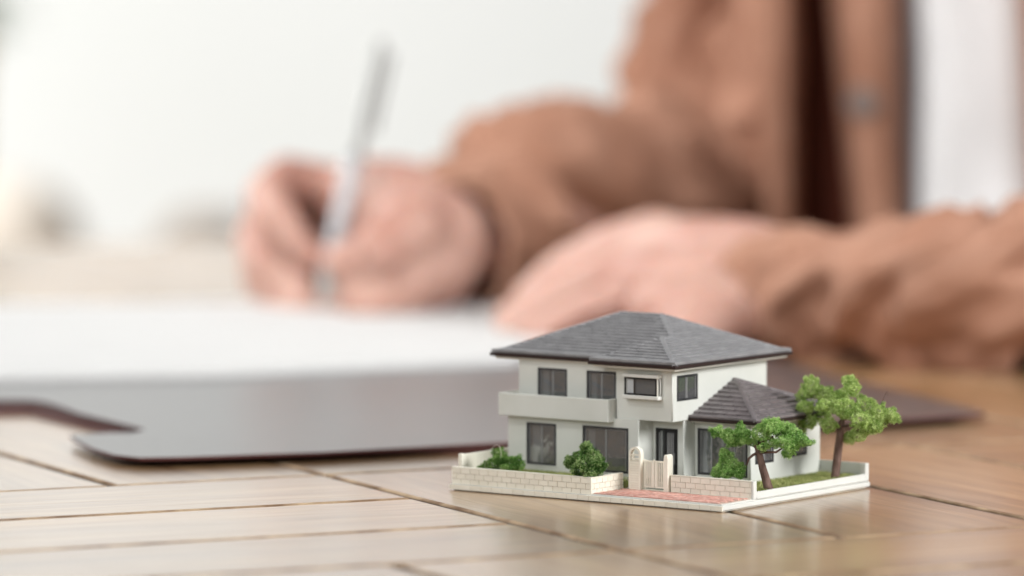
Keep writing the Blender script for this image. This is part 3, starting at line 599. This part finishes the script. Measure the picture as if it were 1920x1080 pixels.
# ================================================================== plants on the plot
def blobs_hit(p, blobs):
    return any(((p[0]-b[0])/b[3])**2 + ((p[1]-b[1])/b[4])**2 + ((p[2]-b[2])/b[5])**2 < .78 for b in blobs)
def crown(name, blobs, m, parent, O, dens=11.0, size=.42, seed=1, fuzz=1.0):
    """many small flakes over the surface of a cluster of lumps, sprays of finer lumps included"""
    rnd = random.Random(seed); fine = []
    for b in blobs:
        n = int(10 + (b[3]*b[5]) * 1.6)
        for i in range(n):
            th, ph = rnd.uniform(0, 2*math.pi), math.acos(rnd.uniform(-1, 1)); r = rnd.uniform(.80, 1.10)
            s = rnd.uniform(.45, 1.15)
            fine.append((b[0] + b[3]*r*math.sin(ph)*math.cos(th), b[1] + b[4]*r*math.sin(ph)*math.sin(th), b[2] + b[5]*r*math.cos(ph), s, s, s))
    vs, fs = [], []
    for bi, b in enumerate(list(blobs) + fine):
        big = bi < len(blobs)
        A = 4*math.pi*((b[3]*b[4])**1.6/3 + (b[3]*b[5])**1.6/3 + (b[4]*b[5])**1.6/3)**(1/1.6)
        n = int(A * dens * (.8 if big else 1.1))
        for i in range(n):
            z = rnd.uniform(-1, 1); th = rnd.uniform(0, 2*math.pi); q = math.sqrt(1 - z*z)
            r = (.80 + rnd.gauss(0, .07)) if big else (.3 + rnd.random()*.75)
            p = Vector((b[0] + b[3]*r*q*math.cos(th), b[1] + b[4]*r*q*math.sin(th), b[2] + b[5]*r*z))
            nn = noise.noise(p * .9 + Vector((seed*7, 0, 0)))
            if nn < -.15 and rnd.random() < .6: continue
            d = Vector((rnd.gauss(0,1), rnd.gauss(0,1), rnd.gauss(0,1))).normalized(); e = d.cross(Vector((rnd.gauss(0,1), rnd.gauss(0,1), rnd.gauss(0,1)))).normalized()
            s = size * rnd.uniform(.45, 1.0) * (1.2 if big else .8); k = len(vs)
            vs += [p - d*s - e*s*.3, p + d*s - e*s*.25, p + e*s*.6 + d*rnd.uniform(-.3,.3)*s]; fs.append((k, k+1, k+2))
    me = bpy.data.meshes.new(name); me.from_pydata([((v[0]-O[0])/1e3, (v[1]-O[1])/1e3, (v[2]-O[2])/1e3) for v in vs], [], fs); me.materials.append(m); me.update()
    return link(name, me, parent)
def inplane(px, py, y, r, ry=None, rz=None, dy=0):
    """a lump seen at a picture point, on the plot plane of the given y"""
    a = (px - 960) / 10000; b = (540 - py) / 10000; rv = (a, _cp + b*_sp, -_sp + b*_cp)
    rx, ryy = rv[0]*CZ + rv[1]*SZ, -rv[0]*SZ + rv[1]*CZ
    cx, cy = (-PX*CZ - PY*SZ)*1e3, (PX*SZ - PY*CZ)*1e3
    t = (y - cy) / ryy; return (cx + rx*t, y + dy, CAM_H*1e3 + rv[2]*t, r, ry or r, rz or r)
mmx = .19   # mm per picture pixel here
# big tree behind the wing (picture coordinates are of the crown's lumps)
TY = 80.6
L_ = [(1521,725,17,20,0), (1506,740,13,12,2), (1545,740,17,17,3), (1510,765,17,16,-4), (1517,790,17,15,-3), (1500,800,12,12,0), (1540,775,18,18,4), (1555,797,16,14,-5), (1570,748,20,18,0), (1592,718,13,16,2), (1600,728,15,16,-3), (1585,765,22,20,-6),
      (1622,760,20,18,2), (1615,788,20,18,-7), (1650,775,18,17,0), (1668,778,15,15,2), (1640,798,19,14,-3), (1610,815,18,14,-4), (1592,820,12,12,4), (1625,805,17,13,3), (1680,785,7,8,0), (1575,745,16,15,8), (1640,785,18,16,8), (1545,760,16,14,-8)]
tb = [inplane(px, py, TY + dy, rx*mmx, rx*mmx*1.15, rz*mmx) for px, py, rx, rz, dy in L_]
O = (111.4, 80.6, 4.2)
t = thing('miniature_tree', O, 'taller model tree with light yellow-green crown, at the rear of the right lawn', 'model tree', 'model trees on the right lawn')
crown('crown', tb, M['leaf_light'], t, O, seed=3, dens=17, size=.34)
a = inplane(1578, 792, TY, 1)[:3]; a2 = inplane(1572, 840, TY, 1)[:3]
MB().tube([(111.4, 80.6, 3.9), (111.6, 80.6, 6), a2, a, inplane(1586, 765, TY, 1)[:3]], [1.75, 1.55, 1.45, 1.15, .6], 12).build('trunk', M['bark'], t, O, smooth=True)
q = lambda px, py, dy=0: inplane(px, py, TY + dy, 1)[:3]
MB().tube([q(1580,800), q(1592,797,-3), q(1602,798,-5), q(1610,808,-6), q(1611,814,-6), q(1605,820,-5)], [.65, .55, .5, .5, .45, .3], 8).build('branch', M['bark'], t, O, smooth=True)
MB().tube([q(1576,802), q(1562,794,-2), q(1545,785,-3)], [.6, .5, .3], 8).build('branch', M['bark'], t, O, smooth=True)
MB().tube([q(1582,785), q(1600,765,2), q(1630,775,3)], [.8, .5, .3], 8).build('branch', M['bark'], t, O, smooth=True)
MB().tube([q(1655,752), q(1658,744), q(1662,735), q(1665,734), q(1664,742)], [.1,.09,.08,.07,.06], 5).build('twig', M['bark'], t, O, smooth=True)
# small tree
TY = 34.3
L_ = [(1345,810,13,10,2), (1362,815,14,11,0), (1378,822,17,16,-2), (1388,800,7,11,0), (1395,815,14,12,0), (1405,820,15,13,-3), (1425,812,18,15,-4), (1440,800,17,15,-2), (1452,798,16,16,-3), (1462,808,14,14,3), (1478,805,14,13,4), (1490,815,16,13,2), (1505,825,13,10,0), (1517,829,7,5,0),
      (1470,828,18,14,-1), (1485,835,16,14,-2), (1478,848,13,9,0), (1432,838,9,9,-4), (1445,830,13,10,3), (1415,830,13,9,3), (1373,830,12,9,0)]
sb = [inplane(px, py, TY + dy, rx*mmx, rx*mmx*1.2, rz*mmx) for px, py, rx, rz, dy in L_]
O = (113.2, 34.3, 4.2)
t = thing('miniature_tree', O, 'shorter leaning model tree with fresh green crown, at the corner of the brick wall', 'model tree', 'model trees on the right lawn')
crown('crown', sb, M['leaf_mid'], t, O, seed=5, dens=17, size=.31)
q = lambda px, py, dy=0: inplane(px, py, TY + dy, 1)[:3]
MB().tube([q(1442,920), q(1438,905), q(1430,878), q(1424,852), q(1418,835), q(1425,822)], [1.75, 1.5, 1.35, 1.1, .9, .5], 12).build('trunk', M['bark'], t, O, smooth=True)
MB().tube([q(1423,848), q(1412,853,-2), q(1404,860,-3), q(1400,872,-3)], [.6, .5, .42, .3], 8).build('branch', M['bark'], t, O, smooth=True)
MB().tube([q(1422,849), q(1438,848,-2), q(1455,848,-2), q(1470,838,0)], [.6, .42, .4, .25], 8).build('branch', M['bark'], t, O, smooth=True)
MB().tube([q(1420,836), q(1435,826,0), q(1450,818,2)], [.8, .5, .3], 8).build('branch', M['bark'], t, O, smooth=True)
# bushes
def bush(lumps, TY, m, label, seed, O, dens=16, size=.32, extra=None):
    bl = [inplane(px, py, TY + dy, rx*mmx, rx*mmx*1.1, rz*mmx) for px, py, rx, rz, dy in lumps]
    t = thing('miniature_bush', O, label, 'model bush', 'model bushes in the garden')
    crown('foliage', bl, m, t, O, seed=seed, dens=dens, size=size)
    c_ = bl[0]; MB().tube([(O[0], O[1], O[2]), (O[0], O[1], O[2] + 4)], [.6, .4], 7).build('stem', M['bark'], t, O)
    return t
b1 = bush([(938,862,14,13,0), (928,870,14,12,-1), (950,866,15,13,1), (968,866,12,12,0), (935,850,11,11,1), (975,872,9,10,0), (915,872,8,9,0), (955,876,14,8,-2), (905,876,7,5,0)], 9, M['leaf_dark'],
     'low spreading dark green model bush at the far left, with a stray fibre', 11, (18.5, 9, 5.0), dens=15, size=.34)
q = lambda px, py, dy=0: inplane(px, py, 7 + dy, 1)[:3]
MB().tube([q(908,876), q(912,862), q(920,843), q(929,834), q(936,835), q(940,848), q(938,862)], [.055]*7, 5).build('stray_fibre', M['cream'], b1, (18.5, 9, 5.0), smooth=True)
bush([(1100,842,12,14,0), (1090,855,14,12,-1), (1110,855,14,13,1), (1072,865,13,12,0), (1098,870,18,15,-2), (1120,868,14,14,0), (1128,875,9,11,1), (1085,880,14,13,-2), (1110,884,17,13,-2), (1066,868,9,9,0), (1098,838,9,9,0)], 7, M['leaf_deep'],
     'tall pointed dark green model bush in front of the wide sliding window', 13, (55.5, 7.5, 5.0), dens=17, size=.36)
bush([(1363,858,13,13,0), (1355,875,14,12,-1), (1372,872,15,14,0), (1385,880,13,13,1), (1345,884,12,11,0), (1362,886,16,11,-2), (1384,888,11,9,0), (1358,850,9,8,0)], 29, M['leaf_mid'],
     'rounded fresh green model bush behind the right brick wall', 17, (100, 29, 4.0))
# short grass in the beds
def grass(name, rects, n, hmin, hmax, seed, label=None):
    rnd = random.Random(seed); vs, fs = [], []; O = (60, 40, 0)
    tot = sum((r[1]-r[0])*(r[3]-r[2]) for r in rects)
    for (xa, xb, ya, yb, z) in rects:
        for i in range(int(n * (xb-xa)*(yb-ya) / tot)):
            x, y = rnd.uniform(xa, xb), rnd.uniform(ya, yb)
            if noise.noise(Vector((x*.25, y*.25, seed))) < -.25 and rnd.random() < .7: continue
            h = rnd.uniform(hmin, hmax); a = rnd.uniform(0, 2*math.pi); w_ = .10; tx, ty = rnd.gauss(0, .5)*h, rnd.gauss(0, .5)*h; k = len(vs)
            vs += [((x-O[0]-w_*math.cos(a))/1e3, (y-O[1]-w_*math.sin(a))/1e3, z/1e3), ((x-O[0]+w_*math.cos(a))/1e3, (y-O[1]+w_*math.sin(a))/1e3, z/1e3), ((x-O[0]+tx)/1e3, (y-O[1]+ty)/1e3, (z+h)/1e3)]; fs.append((k, k+1, k+2))
    me = bpy.data.meshes.new(name); me.from_pydata(vs, [], fs); me.materials.append(M['grass']); me.update()
    o = link(name, me); o.location = towld(60, 40, 0); o.rotation_euler = (0, 0, RZ); o['kind'] = 'stuff'; return o
grass('lawn_grass', [(97.3, 115.6, 23, 92.8, 3.95), (86, 97.3, 22, 47.5, 4.05)], 30000, .5, 1.7, 21)
grass('garden_grass', [(2.5, 59.5, 3, 31.8, 4.95)], 24000, .3, 1.1, 22)

# ================================================================== desk folder and paper
def sheet(name, outline, zfun, th, m, label=None, cat=None, edge=None):
    bm = bmesh.new(); c = sum((Vector(p) for p in outline), Vector((0,0,0))) / len(outline)
    top = [bm.verts.new((p[0]-c[0], p[1]-c[1], zfun(p) + th)) for p in outline]; bot = [bm.verts.new((p[0]-c[0], p[1]-c[1], zfun(p))) for p in outline]
    n = len(outline); ft = bm.faces.new(top); bm.faces.new(list(reversed(bot)))
    for i in range(n):
        f_ = bm.faces.new((bot[i], bot[(i+1) % n], top[(i+1) % n], top[i])); f_.material_index = 1 if edge else 0
    bmesh.ops.recalc_face_normals(bm, faces=bm.faces[:]); me = bpy.data.meshes.new(name); bm.to_mesh(me); bm.free(); me.materials.append(m)
    if edge: me.materials.append(edge)
    o = link(name, me); o.location = (c[0], c[1], 0)
    if label: setp(o, label, cat)
    return o
def gp(px, py, z=0.0):
    a = (px - 960) / 10000; b = (540 - py) / 10000; r = (a, _cp + b*_sp, -_sp + b*_cp); t_ = (z - CAM_H) / r[2]; return (r[0]*t_, r[1]*t_, 0)
fz = .0036
pts = [(-420,748), (60,751), (95,757), (150,776), (272,805), (250,811), (190,812), (132,815), (140,824), (175,841), (215,853), (262,858), (330,857), (600,848), (950,829), (1400,801), (1832,777), (1846,774), (1835,769), (1560,702), (1380,655), (980,560), (-520,600)]
folder = sheet('desk_folder', [gp(x, y, fz + .0002) for x, y in pts], lambda p: fz - .0010, .0012, M['leather'], 'dark leather desk folder lying open under the papers', 'folder', M['leather_edge'])
sheet('folder_lining', [gp(x, y, .002) for x, y in [(-420,768), (60,772), (200,806), (300,852), (950,840), (1790,783), (1380,670), (980,580), (-520,620)]], lambda p: .0002, .0012, M['leather_edge']).parent = folder
bpy.data.objects['folder_lining'].location -= folder.location
ppts = [(-420,708), (0,700), (400,692), (960,668), (1010,662), (1050,610), (1080,575), (700,560), (-520,573)]
paper = sheet('paper_sheet', [gp(x, y, fz + .004) for x, y in ppts], lambda p: fz + .0004, .0030, M['paper'], 'white paper pad on the dark folder under the writing hand', 'paper')

# ================================================================== person
person = bpy.data.objects.new('person', None); sc.collection.objects.link(person); person.location = (.2, 2.8, 0)
setp(person, 'person in a brown jacket and white shirt writing with a pen at the table', 'person')
def organic(name, m, tubes, voxel, smooth=4, disp=0, dsize=.02, parent=person):
    mbx = MB()
    for pts_, rads in tubes:
        # rounded ends
        P0 = [Vector(p) for p in pts_]; R0 = list(rads); d0 = (P0[0]-P0[1]).normalized(); d1 = (P0[-1]-P0[-2]).normalized()
        P = [P0[0] + d0*R0[0]*.92, P0[0] + d0*R0[0]*.6] + P0 + [P0[-1] + d1*R0[-1]*.6, P0[-1] + d1*R0[-1]*.92]; RR = [R0[0]*.35, R0[0]*.8] + R0 + [R0[-1]*.8, R0[-1]*.35]
        mbx.tube(P, RR, 14)
    o = mbx.build(name, m, parent, scale=1.0); 
    if parent: o.location = -Vector(parent.location)
    r = o.modifiers.new('remesh', 'REMESH'); r.mode = 'VOXEL'; r.voxel_size = voxel; r.use_smooth_shade = True
    s = o.modifiers.new('smooth', 'SMOOTH'); s.factor = .6; s.iterations = smooth
    if disp:
        tx = bpy.data.textures.new(name + '_folds', 'CLOUDS'); tx.noise_scale = dsize; dm = o.modifiers.new('folds', 'DISPLACE'); dm.texture = tx; dm.strength = disp; dm.mid_level = .5; dm.texture_coords = 'GLOBAL'
    return o
mr = .00026
body = [
  # right hand (picture left): heel, palm, wrist
  ([at(910,445,2.67), at(830,442,2.64), at(770,445,2.63)], [.021,.028,.033]),
  ([at(800,400,2.66), at(740,390,2.66), at(690,380,2.67)], [.024,.026,.024]),
  ([at(810,500,2.62), at(740,525,2.60), at(690,560,2.595)], [.023,.021,.016]),
  ([at(700,560,2.61), at(665,575,2.62)], [.014,.012]),
  # thumb
  ([at(770,430,2.60), at(700,470,2.575), at(665,488,2.59), at(635,492,2.60)], [.018,.0125,.0115,.010]),
  # index: knuckle, middle joint, tip on the pen
  ([at(700,375,2.69), at(610,345,2.69), at(535,330,2.67), at(500,365,2.655)], [.013,.0115,.0115,.0115]),
  ([at(500,365,2.655), at(520,410,2.63), at(560,455,2.63), at(590,482,2.62)], [.0115,.0105,.0095,.0085]),
  # middle finger under the pen
  ([at(700,400,2.71), at(580,380,2.715), at(500,400,2.70), at(480,450,2.68)], [.013,.012,.0115,.0115]),
  ([at(480,450,2.68), at(500,500,2.65), at(550,535,2.64), at(575,545,2.63)], [.0115,.0105,.0095,.008]),
  # ring and little finger curled below
  ([at(700,440,2.72), at(560,440,2.73), at(490,470,2.71), at(490,520,2.68)], [.012,.0115,.011,.011]),
  ([at(490,520,2.68), at(525,560,2.65), at(560,580,2.64), at(600,582,2.635)], [.011,.010,.009,.008]),
  ([at(700,500,2.70), at(580,510,2.71), at(520,545,2.68), at(548,592,2.63), at(600,597,2.62)], [.012,.0105,.0095,.009,.008]),
  # left hand (picture right) lying on the pad, fingers towards the left
  ([at(1560,545,2.44), at(1450,530,2.46), at(1380,510,2.47)], [.027,.026,.026]),
  ([at(1400,512,2.47), at(1300,494,2.49), at(1230,472,2.51)], [.026,.023,.017]),
  ([at(1390,545,2.45), at(1300,540,2.45), at(1220,530,2.46)], [.025,.021,.017]),
  ([at(1380,580,2.43), at(1300,590,2.42), at(1230,580,2.43)], [.020,.017,.015]),
  ([at(1240,450,2.53), at(1150,462,2.54), at(1060,505,2.55), at(990,560,2.55)], [.015,.012,.011,.009]),
  ([at(1230,480,2.51), at(1130,495,2.52), at(1030,550,2.52), at(955,602,2.52)], [.015,.012,.011,.009]),
  ([at(1225,515,2.48), at(1125,530,2.49), at(1030,575,2.49), at(960,620,2.49)], [.0145,.012,.0105,.009]),
  ([at(1225,555,2.46), at(1130,575,2.46), at(1050,610,2.46), at(1000,633,2.46)], [.013,.011,.0095,.0085]),
  ([at(1400,590,2.42), at(1300,625,2.40), at(1200,650,2.40), at(1130,660,2.41)], [.016,.014,.012,.0095]),
  # forearms and upper arms inside the sleeves, trunk and neck
  ([at(900,440,2.66), at(1080,390,2.76), at(1260,360,2.88)], [.025,.024,.026]),
  ([at(1260,360,2.885), at(1310,240,2.94), at(1350,0,2.955), at(1380,-300,2.975), at(1400,-500,2.98)], [.024,.022,.023,.032,.042]),
  ([at(1560,545,2.44), at(1800,550,2.43), at(2150,540,2.50)], [.024,.018,.026]),
  ([at(2150,540,2.50), at(2260,100,2.72), at(2300,-500,2.92)], [.026,.030,.045]),
  ([at(1360,-520,2.96), at(1830,-600,3.0), at(2300,-520,2.93)], [.050,.062,.050]),
  ([at(1830,-600,3.02), at(1830,0,3.02), at(1830,700,3.04)], [.105,.110,.115]),
  ([at(1830,-600,3.02), at(1830,-950,3.0)], [.060,.055]),
]
organic('body', M['skin'], body, .0026, 9)
# sleeves: cloth tubes whose radius follows ridged folds
def sleeve(name, path, seed, amp=.008, tilt=2.0, fs=26.0, m=None):
    """path: (px, py, Y, half height, half depth)"""
    P = [at(p[0], p[1], p[2]) for p in path]; N = 110; S = 72; vs = []; fs_ = []
    n = len(P)
    for i in range(N + 1):
        t = i / N * (n - 1); k = min(int(t), n - 2); u = t - k
        def cr(vals):
            a0, a1, a2, a3 = vals[max(k-1, 0)], vals[k], vals[k+1], vals[min(k+2, n-1)]
            return a1 * 1.0 + (a2 - a0) * (.5*u) + (a0*2 - a1*5 + a2*4 - a3) * (.5*u*u) + (a1*3 - a0 - a2*3 + a3) * (.5*u*u*u)
        c = cr(P); d = (cr(P) - c)
        e = 1e-3; k0 = k; d = (P[k+1] - P[k]).lerp((P[min(k+2, n-1)] - P[min(k+1, n-2)]) if k + 2 < n else (P[k+1]-P[k]), u*.5).normalized()
        hh = cr([p[3] for p in path]); hd = cr([p[4] for p in path])
        a = d.cross(Vector((0,.6,1))).normalized(); b = a.cross(d).normalized()
        L = t * .05
        for j in range(S):
            th = 2*math.pi*j/S; q = Vector((math.cos(th)*.85 + seed, math.sin(th)*.85, L*fs + tilt*math.sin(th)*.6))
            rid = 1 - abs(noise.noise(q)) * 3.2; rid2 = 1 - abs(noise.noise(q*2.1 + Vector((5,1,2)))) * 3.0
            edge = min(1, i / 26) * .8 + .2
            f = amp * edge * (.45 + .55 * min(1, t / 3)) * (max(-1, rid) * .75 + max(-1, rid2) * .3 - .45)
            vs.append(c + a*math.cos(th)*(hd + f) + b*math.sin(th)*(hh + f))
    for i in range(N):
        for j in range(S): fs_.append((i*S+j, i*S+(j+1)%S, (i+1)*S+(j+1)%S, (i+1)*S+j))
    me = bpy.data.meshes.new(name); me.from_pydata([tuple(v - person.location) for v in vs], [], fs_); me.materials.append(m or M['jacket'])
    bm = bmesh.new(); bm.from_mesh(me); bmesh.ops.recalc_face_normals(bm, faces=bm.faces[:]); bm.to_mesh(me); bm.free()
    me.polygons.foreach_set('use_smooth', [True]*len(me.polygons)); me.update()
    o = link(name, me, person); sd = o.modifiers.new('thickness', 'SOLIDIFY'); sd.thickness = .0022; sd.offset = -1; return o
sleeve('jacket_sleeve', [(828,462,2.635,.036,.040), (895,425,2.67,.038,.038), (965,385,2.70,.045,.042), (1080,375,2.77,.049,.046), (1190,368,2.85,.051,.047), (1300,345,2.915,.049,.046), (1316,200,2.93,.045,.042), (1350,0,2.95,.045,.041), (1372,-300,2.97,.055,.052), (1400,-520,2.98,.060,.058)], 3.3, .019, 2.5, 26)
sleeve('jacket_sleeve', [(1425,562,2.45,.029,.033), (1500,560,2.435,.031,.037), (1640,566,2.40,.031,.044), (1790,562,2.37,.032,.050), (1930,545,2.36,.037,.054), (2100,520,2.42,.046,.058), (2230,300,2.60,.055,.058), (2300,-500,2.92,.062,.062)], 8.1, .012, -2.0, 34)
# jacket front: cloth that folds in plan
def cloth(name, cols, m, z_lo=-700, thick=.003, seed=0):
    """cols: (px at picture y=400, px at y=0, depth); one vertical strip per column"""
    rows = list(range(-620, 761, 60)); vs = []; fs = []
    NC = len(cols); sub_ = 5; pts2 = []
    for i in range(NC - 1):
        for s_ in range(sub_): u = s_ / sub_; u2 = u*u*(3-2*u); pts2.append(tuple(cols[i][j] + (cols[i+1][j]-cols[i][j]) * (u if j < 2 else u2) for j in range(3)))
    pts2.append(cols[-1])
    for y_ in rows:
        for c_ in pts2:
            px = c_[0] + (c_[1]-c_[0]) * (400 - y_) / 400; Y = c_[2] + .006 * noise.noise(Vector((px*.006, y_*.004, seed)))
            vs.append(at(px, y_, Y))
    n = len(pts2)
    for r in range(len(rows) - 1):
        for i in range(n - 1): fs.append((r*n+i, r*n+i+1, (r+1)*n+i+1, (r+1)*n+i))
    me = bpy.data.meshes.new(name); me.from_pydata([tuple(v - person.location) for v in vs], [], fs); me.materials.append(m); me.polygons.foreach_set('use_smooth', [True]*len(fs)); me.update()
    o = link(name, me, person); sd = o.modifiers.new('thickness', 'SOLIDIFY'); sd.thickness = thick; sd.offset = 0; return o
cloth('jacket_front', [(1322,1338,2.98), (1352,1350,3.07), (1400,1364,3.07), (1424,1382,2.90), (1446,1420,2.872), (1474,1465,2.876), (1500,1500,2.92), (1520,1515,3.00), (1560,1550,3.04), (1598,1560,3.00), (1605,1565,2.90), (1620,1590,2.872), (1660,1640,2.868), (1690,1680,2.875), (1697,1690,2.90)], M['jacket'])
cloth('jacket_placket', [(1692,1686,2.874), (1704,1702,2.880), (1712,1714,2.90)], M['jacket_lining'], seed=2)
cloth('jacket_front', [(1950,1915,2.90), (1975,1935,2.87), (2050,2000,2.865), (2120,2080,2.90), (2250,2250,2.95)], M['jacket'], seed=5)
cloth('jacket_lining', [(1494,1492,2.915), (1540,1530,2.93), (1612,1580,2.925)], M['lining'], seed=9)  # dark strip added in the lapel gap, standing in for its shadow
cloth('shirt', [(1698,1690,2.91), (1720,1710,2.893), (1780,1790,2.888), (1850,1850,2.888), (1900,1880,2.888), (1990,1960,2.91), (2060,2050,2.93)], M['shirt'], seed=8)
b_ = MB().tube([at(1618,192,2.868), at(1618,192,2.862)], [.0085, .0075], 20).build('button', M['button'], person, scale=1.0, smooth=False); b_.location = -Vector(person.location)

# ------------------------------------------------------------------ pen
pen = bpy.data.objects.new('pen', None); sc.collection.objects.link(pen); tip, top_ = at(600,607,2.588), at(716,78,2.66); tip.z = max(tip.z, .0095)
pen.location = tip; setp(pen, 'white and silver ballpoint pen held upright in the writing hand', 'pen')
def penpart(name, t0, t1, r0, r1, m):
    o = MB().tube([tip.lerp(top_, t0), tip.lerp(top_, t1)], [r0, r1], 24).build(name, m, pen, scale=1.0, smooth=True); o.location = -tip
    e = o.modifiers.new('edge', 'EDGE_SPLIT'); e.split_angle = R(50)
penpart('nib', 0, .035, .0008, .0022, M['pen_metal']); penpart('grip_cone', .035, .13, .0024, .0046, M['pen_metal'])
penpart('barrel', .13, .55, .0044, .0046, M['pen_white']); penpart('ring', .55, .565, .0053, .0053, M['pen_metal'])
penpart('upper_barrel', .565, .97, .0036, .0029, M['pen_metal']); penpart('push_button', .97, 1.0, .0022, .0022, M['pen_metal'])
off = Vector((.0068, -.001, 0))
o = MB().tube([tip.lerp(top_, .66) + off, tip.lerp(top_, .95) + off*.9], [.0014, .0014], 8).build('clip', M['pen_metal'], pen, scale=1.0); o.location = -tip

# ================================================================== far furniture, blurred
sofa = bpy.data.objects.new('armchair', None); sc.collection.objects.link(sofa); sofa.location = (-.62, 4.6, -.72)
setp(sofa, 'pale beige upholstered armchair far behind at the left edge', 'armchair')
def sp(name, b, m, parent, bev=.03):
    o = MB().box(*b).build(name, m, parent, scale=1.0); o.location = -Vector(parent.location)
    md = o.modifiers.new('bevel', 'BEVEL'); md.width = bev; md.segments = 4; return o
sp('seat', (-1.0, -.42, 4.35, 5.0, -.45, -.28), M['sofa'], sofa); sp('backrest', (-1.0, -.40, 4.85, 5.05, -.30, -.055), M['sofa'], sofa, .07)
sp('armrest', (-.46, -.36, 4.35, 4.9, -.60, -.16), M['sofa'], sofa); sp('armrest', (-1.08, -1.0, 4.35, 4.9, -.60, -.16), M['sofa'], sofa)
for (lx, ly) in ((-.98, 4.4), (-.42, 4.4), (-.98, 4.95), (-.42, 4.95)): sp('leg', (lx-.02, lx+.02, ly-.02, ly+.02, -.72, -.58), M['brown_cushion'], sofa, .005)
st = bpy.data.objects.new('low_stool', None); sc.collection.objects.link(st); st.location = (-.28, 4.9, -.72)
setp(st, 'blurred grey-brown padded stool beyond the table, left of the writing hand', 'stool')
sp('cushion', (-.325, -.245, 4.8, 5.0, -.135, -.088), M['brown_cushion'], st, .03)
for (lx, ly) in ((-.325, 4.82), (-.245, 4.82), (-.325, 4.98), (-.245, 4.98)): sp('leg', (lx-.012, lx+.012, ly-.012, ly+.012, -.72, -.13), M['brown_cushion'], st, .003)
pp = bpy.data.objects.new('potted_plant', None); sc.collection.objects.link(pp); pp.location = (-.55, 5.4, -.72)
setp(pp, 'blurred green plant in a tall ochre pot at the top left corner', 'plant')
o = MB().tube([(-.605,5.4,-.72), (-.605,5.4,.0), (-.605,5.4,.085)], [.05,.065,.075], 20).build('pot', M['pot'], pp, scale=1.0, smooth=False); o.location = -Vector(pp.location)
rnd = random.Random(4); lf = MB()
for i in range(110):
    a = rnd.uniform(0, 2*math.pi); el = rnd.uniform(-.35, 1.4); L = rnd.uniform(.12, .32); c = Vector((-.60, 5.4, .10)); d = Vector((math.cos(a)*math.cos(el)*.55, math.sin(a)*math.cos(el)*.55, math.sin(el)))
    s = d.cross(Vector((0,0,1))).normalized() * .018; up = Vector((0,0,.02))
    lf.add([c, c + d*L*.5 + s + up, c + d*L, c + d*L*.5 - s + up], [(0,1,2,3)])
o = lf.build('leaves', M['plant_leaf'], pp, scale=1.0); o.location = -Vector(pp.location)
